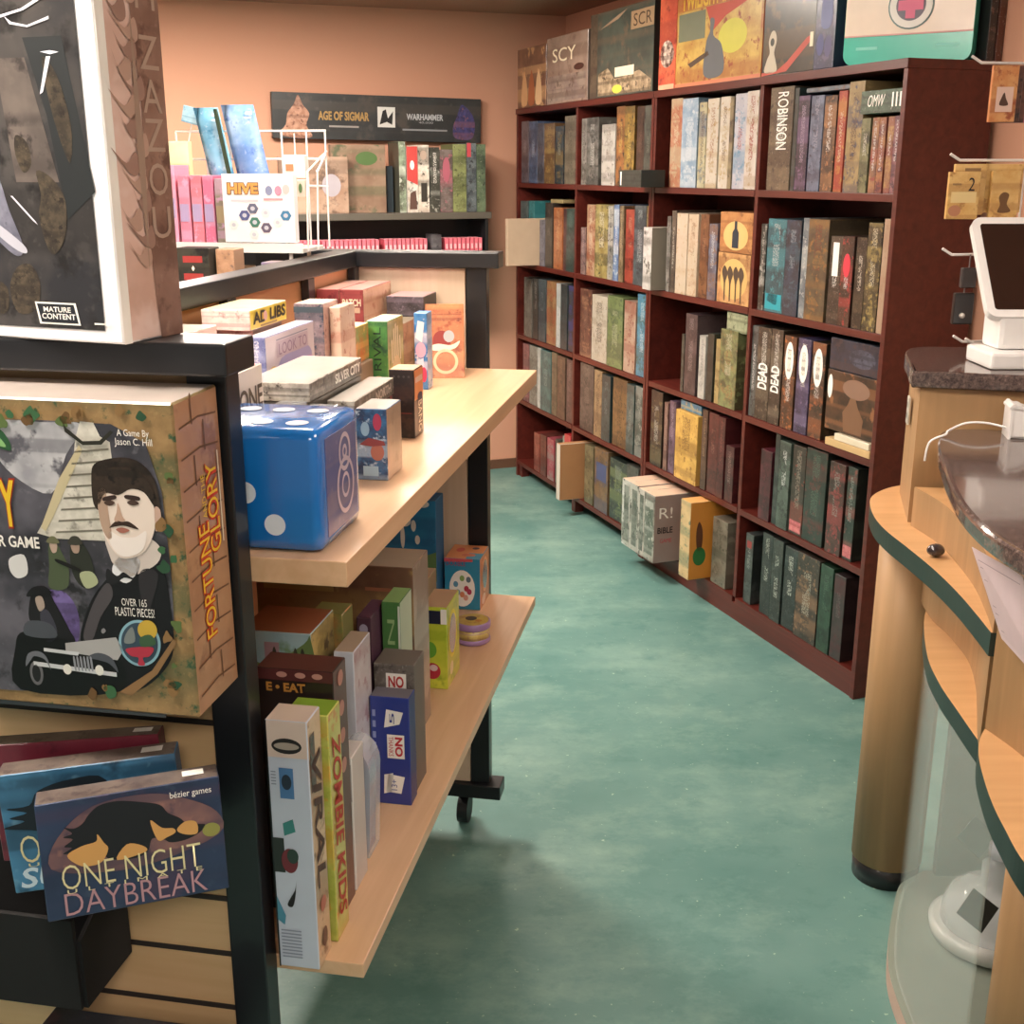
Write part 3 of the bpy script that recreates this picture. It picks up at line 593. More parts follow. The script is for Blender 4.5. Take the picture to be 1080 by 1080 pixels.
# end panels with slat grooves
def slatpanel(s0,s1,z0,z1,t0,t1,mat,nm,groove=True):
    bm=bmesh.new(); bx(bm,t0,t1,s0,s1,z0,z1)
    o=obj(nm,bm,mat,gon)
    if groove:
        z=z0+.03
        while z<z1-.02:
            bm=bmesh.new(); bx(bm,t0+.001,t1-.001,s0-.0012,s0+.003,z,z+.007); obj('slat_groove',bm,flat('2c2420',.7),o); z+=.078
    return o
slatpanel(.012,.03,.137,GT-.036,-.575,-.064,M_slat,'end_panel')
slatpanel(GL-.035,GL-.012,.137,GT-.036,-.575,-.064,M_plyy,'end_panel',False)
for s in (.06,GL+.03):
    for t in (-.09,-.58):
        c=gp('castor',t-.012,t+.012,s-.012 if s<1 else s-.03,s+.012 if s<1 else s-.006,.07,.1,M_blackm)
        ss=s if s<1 else s-.018
        bm=bmesh.new(); cyl(bm,(t-.013,ss,.036),(t+.013,ss,.036),.0355,24); w_=obj('wheel',bm,flat('141416',.5),c)
ZU=1.148; ZL=.6266
def gshelf(z,th,label,t0,t1):
    bm=bmesh.new(); bx(bm,t0,t1,.036,GL-.04,-th,0,.0015); o=obj('gondola_shelf',bm,M_ply); put(o,'G',0,0,z); tag(o,label,'shelf'); return o
gshelf(ZU,.030,'upper birch shelf board of the gondola on the aisle side',-.315,.094)
gshelf(ZL,.020,'lower birch shelf board of the gondola on the aisle side',-.315,.094)
gshelf(ZU,.030,'birch shelf board on the hidden far side of the gondola, under the wire rack',-.75,-.339)
def g_item(name,s0,t0,t1,z0,z1,d,mats,label,cat=CARD,extra=0,bev=.0012):
    o=cuboid(name,t1-t0,d,z1-z0,mats,bev=bev); put(o,'G',s0,(t0+t1)/2,z0+.0003,extra); tag(o,label,cat); return o
# --- upper shelf, near to far
M_clear=glass('clear_plastic',(.95,.96,.97,1),.22,.06)
# blue dice tin: rounded cube
dl=.142; dice=empty('giant_die_box'); put(dice,'G',.056,-.018,ZU+.0005); tag(dice,'large glossy blue die shaped box with white pips on upper shelf',CARD)
M_blue=flat('1a74c8',.2,coat=.8)
bm=bmesh.new(); bx(bm,-.078,.078,0,.15,0,dl,.013); 
for f in bm.faces: f.smooth=True
obj('box_body',bm,M_blue,dice)
def disc(par,nm,c,r,nrm,m,asp=1):
    bm=bmesh.new(); vs=[]
    for i in range(28):
        a=2*PI*i/28; u=r*math.cos(a); v=r*asp*math.sin(a)
        vs.append(bm.verts.new({'F':(c[0]+u,c[1],c[2]+v),'T':(c[0]+u,c[1]+v,c[2]),'R':(c[0],c[1]+u,c[2]+v)}[nrm]))
    bm.faces.new(vs); bmesh.ops.recalc_face_normals(bm,faces=bm.faces); return obj(nm,bm,m,par)
M_pip=flat('e4ecf8',.3,coat=.5)
for u,v in ((-.042,.046),(0-.003,.046),(-.042,.1),(.035,.018)): pass
for x,z in ((-.010,.068),(.023,.032),(-.047,.100)): disc(dice,'pip',(x,-.0006,z),.0125,'F',M_pip)
for x in (-.042,0,.042):
    for y in (.035,.105): disc(dice,'pip',(x,y,dl+.0006),.013,'T',M_pip)
side=bmesh.new(); bx(side,.0775,.0790,.02,.13,.014,dl-.014,.0); obj('side_label',side,art('4c5c98','686c9c','888098','a098b8',scale=10,coat=.8),dice)
M_lav=flat('d8c8d8',.4,coat=.4)
def ring(par,nm,y,z,r0,r1,m,x=.0796):
    bm=bmesh.new(); n=28; A=[bm.verts.new((x,y+r0*math.cos(2*PI*i/n),z+r0*1.1*math.sin(2*PI*i/n))) for i in range(n)]; Bv=[bm.verts.new((x,y+r1*math.cos(2*PI*i/n),z+r1*1.1*math.sin(2*PI*i/n))) for i in range(n)]
    for i in range(n): bm.faces.new((A[i],A[(i+1)%n],Bv[(i+1)%n],Bv[i]))
    bmesh.ops.recalc_face_normals(bm,faces=bm.faces); return obj(nm,bm,m,par)
ring(dice,'logo_ring',.085,.06,.026,.031,M_lav); ring(dice,'logo_ring',.085,.06,.010,.014,M_lav); ring(dice,'logo_ring',.085,.1,.016,.021,M_lav); ring(dice,'logo_ring',.085,.1,.004,.008,M_lav)
# small blue picture box in clear case
o=g_item('game_box',.385,-.003,.041,ZU,1.249,.075,{'F':art('1c3050','3c6c98','b8c8d8','a83838',scale=45,coat=.7),'T':flat('a8a49c',.25,coat=.6),'*':art('b09880','c4a890','a08870',scale=14,coat=.7)},'small blue illustrated box in clear wrap beside the blue die')
poly(o,'picture','F',ell(.68,.4,.22,.12),flat('a86858'),2); poly(o,'picture','F',ell(.3,.72,.14,.1),flat('8aa8c0'),2); poly(o,'picture','F',rect(.2,.06,.7,.2),flat('a8c0cc'),2); poly(o,'picture','F',ell(.7,.82,.14,.12),flat('a83c58'),2)
poly(o,'picture','F',[(.1,.5),(.4,.6),(.9,.56),(.95,.5),(.5,.48)],flat('884040'),3)
# black and orange tower
o=g_item('game_box',.652,-.032,.009,ZU,1.259,.055,{'F':art('1c1a1c','2a2628','3a2c28',scale=30),'T':flat('d89870'),'R':art('3c2020','5c2c24','281818',scale=30),'*':flat('201c1c')},'upright black and orange box standing alone near shelf edge')
poly(o,'orange_panel','R',rect(.02,.55,.98,.985),flat('e08c50',.4),2); poly(o,'label_panel','R',rect(.1,.8,.9,.88),flat('e8c8b8'),3); poly(o,'figure_picture','R',ell(.6,.58,.28,.06),flat('3a2c50'),3)
ink(o,'BANG','R',.38,.06,.78,.52,flat('e0d0c0'),-90)
for i in range(4): poly(o,'dot','F',ell(.2+.2*i,.9,.05,.018),flat('4a4444'),2)
poly(o,'red_line','F',rect(.1,.36,.9,.375),flat('703030'),2)
# lettered white carton
o=g_item('game_box',.215,-.165,-.100,1.262,1.322,.085,{'*':flat('ece0d4',.5,coat=.3),'T':flat('d89090')},'white carton lettered in black behind the blue die')
ink(o,'ONE','R',.05,.1,.93,.6,flat('5a4a3c'),thick=.02)
g_item('game_box',.213,-.168,-.099,ZU,1.2615,.09,{'*':flat('c8c0b8',.4)},'pale carton under the black lettered white carton')
def clearpack(s,t0,t1,z0,z1,d,lab,c='b8c0c4'):
    o=empty('clear_pack'); put(o,'G',s,(t0+t1)/2,z0+.0005); tag(o,lab,'packaged game'); w=t1-t0
    bm=bmesh.new(); bx(bm,-w/2,w/2,0,d,0,z1-z0,.003); obj('plastic_shell',bm,M_clear,o)
    bm=bmesh.new(); bx(bm,-w/2+.006,w/2-.006,.006,d-.006,.003,z1-z0-.006,.001); obj('insert_card',bm,flat(c,.4),o); return o
clearpack(.225,-.092,-.055,1.232,1.266,.115,'clear blister pack with pale card lying behind the die')
clearpack(.23,-.051,-.012,1.232,1.262,.115,'clear blister pack with olive card right of the pale one','a8a890')
g_item('game_box',.215,-.096,-.010,ZU,1.2315,.13,{'F':art('a0a09c','c4c4c0','70706c'),'T':flat('b8b8b4',.3,coat=.5),'*':flat('9c9c98')},'light grey wide box carrying two clear blister packs')
# grey flat boxes with silver titles
ti=art('8c8478','c8c4bc','383430','f0ece8',scale=40,coat=.6)
M_tr=art('3c3834','8c8880','282420','f0ece8',scale=50,coat=.6)
o=g_item('game_box',.35,-.150,-.055,1.262,1.288,.235,{'F':ti,'T':flat('d4ccc4',.2,coat=.7),'R':M_tr,'*':ti},'long grey topped flat box, upper one of the silver lettered pair')
ink(o,'SILVER CITY','R',.45,.25,.95,.8,M_wh,thick=.03)
g_item('game_box',.352,-.150,-.056,ZU,1.2615,.23,{'*':art('484440','605c54','302c28',scale=20)},'dark carton holding up the long grey topped flat box')
o=g_item('game_box',.41,-.052,-.012,1.228,1.254,.20,{'F':ti,'T':flat('c8c0b8',.2,coat=.7),'R':M_tr,'*':M_tr},'shorter grey topped flat box behind the small blue illustrated box')
ink(o,'NORTH','R',.5,.25,.9,.8,flat('c8c0b8'),thick=.03)
g_item('game_box',.475,-.051,-.013,ZU,1.2275,.13,{'*':art('4c3c3c','6c5450','a04040')},'dark box underneath the shorter grey topped flat box')
o=g_item('game_box',.487,-.200,-.170,1.262,1.328,.21,{'F':art('8088b8','a8b0d8','6068a0','e8e8f0',scale=40,tamt=1,t0=.1),'T':flat('e4dce4',.3,coat=.5),'*':flat('e4d8e4',.3,coat=.6)},'white box with lavender picture and a periwinkle end, below the yellow word game')
poly(o,'title_panel','R',rect(.2,.45,.85,.82),flat('c8b8c8'),2); ink(o,'LOOK TO','R',.24,.50,.82,.76,flat('9a80a0')); poly(o,'title_edge','R',rect(.2,.84,.85,.87),flat('9a9ab0'),2)
poly(o,'picture','R',[(.25,.12),(.3,.42),(.6,.46),(.85,.46),(.88,.14)],flat('a8a4d4'),2,sm=True); poly(o,'picture','R',[(.28,.05),(.3,.2),(.6,.24),(.9,.2),(.9,.05)],flat('d8a4d8'),3,sm=True); poly(o,'picture','R',ell(.12,.16,.08,.14),flat('e0b860'),3); poly(o,'picture','R',ell(.1,.19,.03,.05),flat('584430'),4)
g_item('game_box',.49,-.200,-.172,ZU,1.2615,.2,{'*':flat('b0a8b0')},'mauve grey carton underneath the lavender picture box')
o=g_item('game_box',.43,-.238,-.205,1.258,1.322,.09,{'F':art('d8a0a8','e8c8d0','b85868','e8e8f0',scale=30),'T':flat('e8b0b0'),'*':flat('d8a8b0')},'pink topped box with white label left of the periwinkle end')
poly(o,'label_panel','F',rect(.2,.35,.9,.75),M_wh,2)
g_item('game_box',.43,-.238,-.205,ZU,1.2575,.09,{'*':flat('a89898')},'greyish carton under the pink topped box')
# yellow word game box
o=g_item('game_box',.515,-.280,-.203,1.333,1.364,.15,{'F':art('d8c0b8','e8d8d0','a88c88',scale=40),'T':art('e0dcc0','ece8d0','c8c898',scale=10,coat=.6),'R':flat('e8cc50',.4,coat=.3),'*':flat('e4c850',.4)},'yellow word game box on top of a pile near the rail')
ink(o,'AD LIBS','R',.06,.26,.95,.86,flat('3c3020'),thick=.04,shear=.05); poly(o,'logo','R',ell(.385,.55,.05,.24),flat('d8a8a0'),5); poly(o,'caption','R',rect(.25,.08,.7,.17),flat('a08050'),3)
g_item('game_box',.53,-.278,-.206,ZU,1.3325,.12,{'F':art('a87c78','c09890','885858'),'*':flat('a08478')},'dusty rose tall carton supporting the yellow word game box')
o=g_item('game_box',.20,-.300,-.245,1.325,1.345,.29,{'F':art('e0c8b8','ecdcd0','c89080'),'T':flat('f0e8dc',.25,coat=.7),'*':flat('e0d0c4')},'cream topped long flat box between post and yellow word game box')
g_item('game_box',.24,-.300,-.25,ZU,1.3245,.22,{'*':art('c8a090','d8b8a8','a87868')},'salmon tall carton supporting the cream topped long flat box')
# picture box and pale columns
o=g_item('game_box',.775,-.232,-.180,1.24,1.346,.08,{'F':art('7c6c74','a898a0','3c4c60','c8b8b8',scale=40),'T':flat('d8b8a0'),'*':art('b89890','c8a8a0','906c68')},'grey picture box with dark top band beside the yellow word game box')
poly(o,'title_edge','F',rect(0,.86,1,.95),flat('4c5c68'),2)
o=g_item('game_box',.80,-.178,-.158,1.24,1.338,.08,{'*':art('d8bca8','e4ccb8','b87c68')},'slim blush box right of the grey picture box')
g_item('game_box',.78,-.235,-.155,ZU,1.2395,.1,{'*':flat('8c7c70')},'brown carton under the grey picture box')
# penguin box
o=g_item('game_box',.86,-.200,-.162,1.225,1.292,.11,{'F':art('e8a850','f0c878','c8783c'),'T':flat('ecccb0',.4),'R':art('c86838','88985c','e8a868','e8d8c0',scale=26),'*':flat('d88848')},'orange and yellow box with a black bird picture')
poly(o,'bird_picture','F',ell(.25,.42,.22,.34),M_ink,2); poly(o,'bird_belly','F',ell(.12,.4,.1,.24),M_wh,3)
g_item('game_box',.86,-.20,-.155,ZU,1.2245,.11,{'*':flat('7c6a58')},'tan brown carton under the orange bird box')
# green handprint box
o=g_item('game_box',.985,-.172,-.130,1.15,1.292,.11,{'F':art('3c7848','5c9c50','2c5c48','98c878',scale=22),'T':flat('d8d0a8'),'R':art('9c9854','c8c078','68703c',scale=18),'*':flat('7c8c4c')},'tall green box with a skeletal hand picture, upper shelf')
ink(o,'RIVAL','F',.35,.35,.7,.92,flat('1c3c30'),90); poly(o,'picture','F',ell(.55,.16,.3,.12),flat('a8b070'),2); poly(o,'picture','F',ell(.55,.16,.12,.1),flat('a05870'),3)
for i,(u,v1) in enumerate(((.25,.72),(.38,.86),(.5,.92),(.62,.88),(.76,.74))): poly(o,'finger_picture','R',[(u-.03,.42),(u-.045,v1),(u+.02,v1+.02),(u+.04,.42)],flat('e8dcc0'),2)
poly(o,'palm_picture','R',ell(.5,.3,.28,.2),flat('dcc8a0'),3); poly(o,'palm_picture','R',ell(.5,.2,.2,.14),flat('c87848'),4)
g_item('game_box',1.13,-.30,-.14,ZU,1.27,.12,{'*':art('8c7c68','a4947c','6c5c4c')},'olive tan wide carton under the two maroon boxes')
# patchwork boxes
for i,(t0,t1,lab) in enumerate(((-.314,-.2675,'left one of two maroon boxes below the rail'),(-.266,-.217,'right one of two maroon boxes below the rail'))):
    o=g_item('game_box',1.12,t0,t1,1.2705,1.336,.2,{'F':art('8c3c40','a04c4c','702c34',scale=20),'T':flat('e0b0a4',.3,coat=.6),'R':art('d8a488','e4bc9c','c07c60','c86050',scale=20),'*':flat('8c3c40')},lab,CARD)
    ink(o,'PATCH','F',.12,.5,.9,.72,M_cream,thick=.03); poly(o,'title_panel','F',rect(.15,.3,.85,.46),flat('c8a890'),2); poly(o,'emblem','F',ell(.5,.38,.12,.1),flat('486878'),3)
o=g_item('game_box',1.24,-.205,-.125,1.2705,1.312,.11,{'F':art('302c30','504850','706470','a89898',scale=40),'T':flat('c898a0',.3,coat=.5),'*':flat('3c383c')},'dark low box with mauve top right of the maroon boxes')
# blue/white leaning tile
o=g_item('game_box',1.08,-.104,-.078,ZU,1.298,.04,{'F':art('2c6cac','4c8cc8','e8e0e8','e8e4ec',scale=26,tamt=0),'R':art('8cb0dc','c8d0e8','5888c0'),'*':flat('2c68a4')},'narrow blue box with white and pink shapes by the green box',extra=0)
poly(o,'tile_picture','F',[(.1,.68),(.3,.9),(.8,.88),(.6,.62)],M_wh,2); poly(o,'tile_picture','F',ell(.5,.52,.4,.1),flat('e0a8c0'),3); poly(o,'tile_picture','F',[(.15,.08),(.2,.38),(.7,.42),(.6,.08)],flat('e4dcec'),2); poly(o,'red_picture','F',ell(.72,.2,.22,.1),flat('d84060'),4)
# orange picture book leaning back
o=g_item('game_box',1.22,-.130,-.036,ZU,1.302,.022,{'F':art('b86c44','c88858','984c30','d8a878',scale=16,coat=.6),'T':flat('e8c888'),'*':flat('e0c088')},'orange and tan picture box of a rider, leaning back on the end panel')
o.rotation_euler=(-.28,0,rot_g('G')+.25); 
poly(o,'title_band','F',rect(.05,.76,.95,.92),art('a85c3c','b87850','7c3828','d8b890',scale=60),2); poly(o,'rider_picture','F',ell(.5,.5,.2,.14),flat('8a2c24'),3); poly(o,'rider_picture','F',ell(.66,.56,.12,.08),flat('a8a8a8'),4)
poly(o,'rider_picture','F',[(.2,.42),(.42,.46),(.7,.44),(.9,.5),(.8,.4),(.5,.36),(.25,.38)],flat('e8d8c0'),4)
def ringF(o,cu,cv,r,th,m,layer=3):
    w,h=facedim(o,'F'); a=[(cu+r/w*math.cos(2*PI*i/26),cv+r/h*math.sin(2*PI*i/26)) for i in range(27)]; b=[(cu+(r-th)/w*math.cos(2*PI*i/26),cv+(r-th)/h*math.sin(2*PI*i/26)) for i in range(27)]
    poly(o,'wheel_picture','F',a[:-1]+[a[-1]]+b[::-1],m,layer)
ringF(o,.58,.22,.026,.006,flat('e8c8a0'),4)
# --- lower shelf, near to far
o=g_item('game_box',.016,-.006,.045,ZL,.958,.045,{'F':flat('c4ccdc',.35,coat=.4),'T':flat('d8c4b4'),'R':art('c8a888','d4b898','8c6c54','a88468',scale=18),'*':flat('b8b8c4')},'tall white box with long vertical title at the near end of lower shelf')
poly(o,'side_line','F',rect(0,0,.04,1),M_black,2); poly(o,'top_panel','F',rect(.04,.86,.98,1),flat('d8c4b8'),2); poly(o,'oval_logo','F',ell(.5,.905,.36,.03),M_ink,3); poly(o,'oval_logo_band','F',ell(.5,.905,.3,.014),flat('a89c90'),4)
poly(o,'award_picture','F',rect(.28,.70,.62,.82),flat('4c78a8'),3); poly(o,'award_picture','F',ell(.45,.765,.12,.03),flat('243040'),4)
poly(o,'card_picture','F',[(.3,.6),(.55,.62),(.6,.57),(.32,.55)],flat('3c8480'),3); poly(o,'dark_panel','F',rect(.04,.40,.30,.54),flat('28302c'),3); poly(o,'monster_picture','F',ell(.42,.45,.2,.05),flat('702c34'),4); poly(o,'monster_picture','F',ell(.5,.47,.14,.03),flat('2c4038'),5)
poly(o,'line_picture','F',[(.3,.27),(.5,.33),(.55,.37),(.5,.3),(.42,.26)],M_ink,4); poly(o,'teal_corner','F',[(.04,.2),(.04,.3),(.24,.22),(.2,.18)],flat('4c8ca4'),3)
for i in range(9): poly(o,'small_print','F',rect(.1,.155-.014*i,.6,.161-.014*i),flat('8c94a4'),3)
for i in range(5): poly(o,'small_print','F',rect(.08,.8-.012*i,.2,.805-.012*i),flat('8c94a4'),3)
ink(o,'VIRAL','R',.2,.32,.8,.86,flat('4c3430'),-90,thick=.02,shear=.2); poly(o,'picture','R',rect(.1,.72,.45,.94),art('4c2c28','6c3c34','2c1c1c',scale=60),2); poly(o,'emblem','R',ell(.5,.24,.22,.03),flat('b87060'),3); poly(o,'emblem','R',ell(.5,.1,.2,.04),flat('6c4c40'),3)
o=g_item('game_box',.072,-.004,.050,ZL,.940,.045,{'F':art('a8b048','c8cc68','d8a040'),'R':art('b8b858','d0cc78','c88c40','98b050',scale=22),'T':flat('88a838'),'*':flat('a8a048')},'yellow green box with red scrawled title behind the tall white box')
ink(o,'ZOMBIE KIDS','R',.2,.08,.85,.9,flat('b03c30'),-90,shear=.3,thick=.02)
o=g_item('game_box',.125,-.06,.040,ZL,.972,.05,{'F':flat('2c2220',.4,coat=.3),'R':flat('5c3430',.4,coat=.3),'*':flat('5c3430',.4,coat=.3)},'maroon and black box with gold lettering on lower shelf')
poly(o,'maroon_band','F',rect(0,.957,1,1),flat('5c3030',.4),2); poly(o,'maroon_edge','F',rect(.93,0,1,.9),flat('5c3030',.4),2)
for u in (.34,.58,.8): poly(o,'pink_picture','F',ell(u,.98,.07,.011),flat('c89488'),3)
for v in (.95,.83,.72,.6): poly(o,'pink_picture','R',ell(.5,v,.2,.03),flat('b88478'),3)
ink(o,'E \u2022 EAT','F',.13,.913,.64,.948,flat('c08840'),thick=.04)
o=g_item('game_box',.182,.018,.040,ZL,.826,.05,{'F':flat('ddd8d4',.4,coat=.3),'R':flat('c8c0bc'),'*':flat('d0c8c4')},'slim white city game box with black vertical title, lower shelf')
ink(o,'New York 1901','F',.18,.12,.80,.62,flat('2c2428'),-90); poly(o,'picture','F',rect(.05,.68,.95,.95),flat('a8a0a0'),2)
# round clear clamshell
cs=empty('clamshell_pack'); put(cs,'G',.26,.012,ZL+.0005); tag(cs,'rounded clear clamshell pack with blue insert on lower shelf','packaged game')
P=[(-.022,0),(.022,0)]+[(.027*math.cos(a),.13+.04*math.sin(a)) for a in [i*PI/12 for i in range(13)]]
plate([(x,z) for x,z in P],0,.05,glass('clear_shell',(.9,.95,1,1),.3,.05),'plastic_shell',cs)
plate([(x*.86,z*.9+.004) for x,z in P],.01,.04,art('6c84a8','98a8c0','8c7c98','d8d8e0',scale=18),'insert_card',cs)
bm=bmesh.new()
for i in range(12): pass
# blue NO THANKS
o=g_item('game_box',.41,-.006,.055,ZL,.806,.035,{'F':flat('2a3c8c',.35,coat=.5),'T':flat('6c6870'),'R':flat('24306c',.4),'*':flat('283478',.4)},'upright navy blue card game box with white tiles at shelf edge')
for v,sp in ((.72,.1),(.12,-.15)): poly(o,'card_picture','F',[(.35,v),(.75,v+sp*.2+.02),(.85,v+.15),(.42,v+.17)],M_wh,2)
poly(o,'card_picture','F',[(.3,.1),(.5,.12),(.55,.3),(.32,.28)],M_wh,2)
ink(o,'5','F',.5,.76,.62,.86,flat('2a3c8c'),90); poly(o,'title_panel','F',rect(.42,.44,.86,.66),M_wh,2); ink(o,'NO','F',.62,.46,.82,.64,flat('c03038'),-90,thick=.04); ink(o,'THANKS','F',.46,.46,.58,.64,flat('c03038'),-90)
ink(o,'13+','F',.5,.14,.65,.24,flat('6070a8'),90)
for i in range(4): poly(o,'small_print','F',rect(.06,.52+.1*i,.14,.58+.1*i),flat('8c98c8'),2)
o=g_item('game_box',.455,-.012,.052,ZL,.84,.06,{'F':art('6c6460','989088','4c4440','d8d4cc',scale=30),'*':flat('6c625c')},'grey box with a white and red label behind the navy card game')
poly(o,'label_panel','F',rect(.3,.8,.8,.93),M_wh,2); ink(o,'NO','F',.36,.82,.74,.91,flat('b83c38'),thick=.03)
o=g_item('game_box',.525,-.018,.012,ZL,.913,.07,{'F':flat('4c7c44',.4,coat=.3),'T':flat('8cb070'),'R':flat('b8c8b0'),'*':flat('4c7440')},'tall slim leaf green box on lower shelf')
ink(o,'GREEN','F',.3,.2,.7,.9,flat('98b880'),90); poly(o,'white_edge','F',rect(.88,.02,1,.98),flat('d0d8cc'),2)
o=g_item('game_box',.48,-.045,-.022,ZL,.903,.08,{'F':flat('4c3040',.4),'*':flat('58384c')},'dark purple box edged with pale dots on lower shelf')
for i in range(9): poly(o,'dot','F',ell(.5,.93-.09*i,.3,.03),flat('a8a0b8'),2)
o=g_item('game_box',.35,-.038,-.008,ZL,.901,.08,{'F':flat('ccd0dc',.4,coat=.3),'T':flat('b09c88'),'R':art('c8c0c4','d8d4d8','b09098'),'*':flat('c8ccd8')},'white box between the maroon box and the purple dotted box')
o=g_item('game_box',.32,-.165,-.060,ZL,.937,.10,{'F':art('88b0c0','a8c4c8','6c8c58','c8d8d8',scale=7),'T':flat('98583c'),'R':art('c8b070','8c7c48','584830'),'*':flat('8c5038')},'landscape picture box with orange brown lid on lower shelf')
ink(o,'A','F',.02,.8,.2,.97,M_ink,thick=.03); poly(o,'meadow_picture','F',[(0,.7),(0,.86),(.4,.84),(.9,.95),(1,.98),(1,.7)],flat('6c8450'),2); poly(o,'pink_cloud','F',rect(.34,.82,.55,.95),flat('a88890'),3)
for u in (.48,.78,.88): poly(o,'figure_picture','F',[(u-.05,.78),(u-.04,.88),(u,.93),(u+.04,.88),(u+.06,.78)],flat('3c3c30'),4)
o=g_item('game_box',.43,-.10,-.05,ZL,.925,.05,{'F':art('8c9c58','c88850','4c6c48','a8b080',scale=26),'*':flat('7c7c48')},'green and orange patterned box behind the landscape picture box')
o=g_item('game_box',.62,-.265,.008,ZL,.938,.10,{'F':art('6c4c3c','80604c','a88858','58402f',scale=9,coat=.6),'T':flat('b8a898',.25,coat=.7),'R':art('8c7468','a08878','b8a090',scale=8,coat=.8),'*':flat('6c4c3c')},'wide brown box in shiny wrap under the upper shelf')
poly(o,'title_band','F',rect(.05,.84,.5,.88),flat('a88c58'),2); poly(o,'title_band','F',rect(.7,.86,.95,.88),flat('a86c50'),2)
# yellow green window box
o=g_item('game_box',.83,-.035,.013,ZL,.79,.10,{'F':art('b8c83c','d0d848','98b030',scale=14,coat=.5),'T':flat('c8a888'),'R':art('c8cc3c','dcd850','a8b840','e8e0b0',scale=14,coat=.5),'*':flat('b8c440')},'yellow green box with oval window and navy top edge')
poly(o,'navy_edge','F',rect(0,.80,.75,.96),flat('1c2038'),2); poly(o,'label_panel','F',rect(.76,.8,1,.98),M_wh,2); poly(o,'oval_window','R',ell(.42,.6,.28,.24),flat('8890a0',.15,coat=.8),3); poly(o,'oval_rim','R',ell(.42,.6,.34,.29),flat('e8d850'),2)
poly(o,'car_picture','F',ell(.4,.22,.32,.1),flat('b83040'),2); poly(o,'car_picture','F',ell(.45,.26,.16,.04),flat('e0c8c8'),3); poly(o,'figure_picture','R',ell(.3,.2,.14,.08),flat('e8d8b0'),3); poly(o,'green_picture','F',ell(.3,.48,.28,.1),flat('68a838'),2)
# blue/orange round window box
o=g_item('game_box',1.245,-.092,-.012,ZL,.745,.10,{'F':flat('2c88ac',.35,coat=.5),'T':flat('d88c58',.4,coat=.3),'R':flat('d88c58',.35,coat=.5),'*':flat('d88850')},'blue and orange box with round symbols card, end of lower shelf')
poly(o,'orange_corner','F',[(0,.93),(0,1),(.8,1),(.8,.95)],flat('c85058'),2); ink(o,'DOUBLE','F',.05,.86,.6,.95,flat('a83050')); poly(o,'white_disc','F',ell(.5,.42,.36,.36),M_wh,3)
for u,v,c in ((.5,.62,'8aa860'),(.68,.6,'6c7c88'),(.62,.42,'b83c50'),(.7,.36,'b04060'),(.5,.3,'d88860'),(.32,.5,'5c90b0'),(.38,.34,'88a8b8'),(.6,.24,'d8a090')): poly(o,'symbol','F',ell(u,v,.07,.06,10),flat(c),4)
poly(o,'oval_window','R',ell(.52,.58,.26,.28),flat('8c98a4',.15,coat=.8),3); poly(o,'oval_rim','R',ell(.52,.58,.32,.34),flat('e8b088'),2); poly(o,'figure_picture','R',ell(.35,.14,.2,.1),flat('e8d0c0'),3)
poly(o,'symbol','T',ell(.3,.6,.12,.15),flat('c85850'),2); poly(o,'symbol','T',ell(.7,.75,.1,.08),flat('4c4858'),2); poly(o,'blue_edge','T',rect(.6,0,1,.4),flat('4c90ac'),2); poly(o,'symbol','T',ell(.62,.25,.2,.1),flat('c87058'),3)
# round tin
tin=empty('round_tin'); put(tin,'G',1.075,.008,ZL+.0005); tag(tin,'low round yellow tin with purple rims, near blue and orange box','game tin')
bm=bmesh.new(); lathe(bm,[(.034,0),(.0365,.002),(.0365,.010),(.035,.011)]); obj('base_rim',bm,flat('a888b8',.3,coat=.4),tin)
bm=bmesh.new(); lathe(bm,[(.035,.0105),(.035,.032)]); obj('tin_body',bm,art('d8c878','c8b060','a87888','e8dcb0',scale=60),tin)
bm=bmesh.new(); lathe(bm,[(.037,.032),(.0372,.034),(.0372,.044),(.0355,.0455)]); obj('lid_rim',bm,flat('a080b4',.3,coat=.4),tin)
bm=bmesh.new(); lathe(bm,[(.033,.0455),(.033,.0462)]); obj('lid_top',bm,art('d8bc58','c8a850','b88c48'),tin)
disc(tin,'lid_picture',(-.004,.004,.0468),.012,'T',flat('504438')); disc(tin,'lid_picture',(.014,-.006,.0468),.007,'T',flat('c88c48'))
# blue illustrated box behind
o=g_item('game_box',1.20,-.235,-.098,ZL,.886,.07,{'F':art('1c6490','2c84b4','185078',scale=8,coat=.5),'*':flat('1c5c88')},'blue map picture box on lower shelf against the end panel')
for u,v,a,b in ((.62,.93,.08,.05),(.8,.97,.1,.03),(.5,.82,.1,.05),(.46,.68,.035,.1),(.64,.78,.04,.05),(.7,.66,.04,.04)): poly(o,'island_picture','F',ell(u,v,a,b,9),flat('d8d8d0'),2)
poly(o,'red_shape','F',rect(0,.0,.6,.45),flat('8c4838'),2); poly(o,'shore_picture','F',[(.6,.3),(.7,.5),(1,.56),(1,.3)],flat('5c7c4c'),3)
o=g_item('game_box',.98,-.16,-.066,ZL,.782,.09,{'F':art('8a9468','c8c08c','a86840','e0d8b0',scale=20),'T':flat('c8a888'),'*':flat('8c7c60')},'green and tan box with tan top left of the yellow tin')

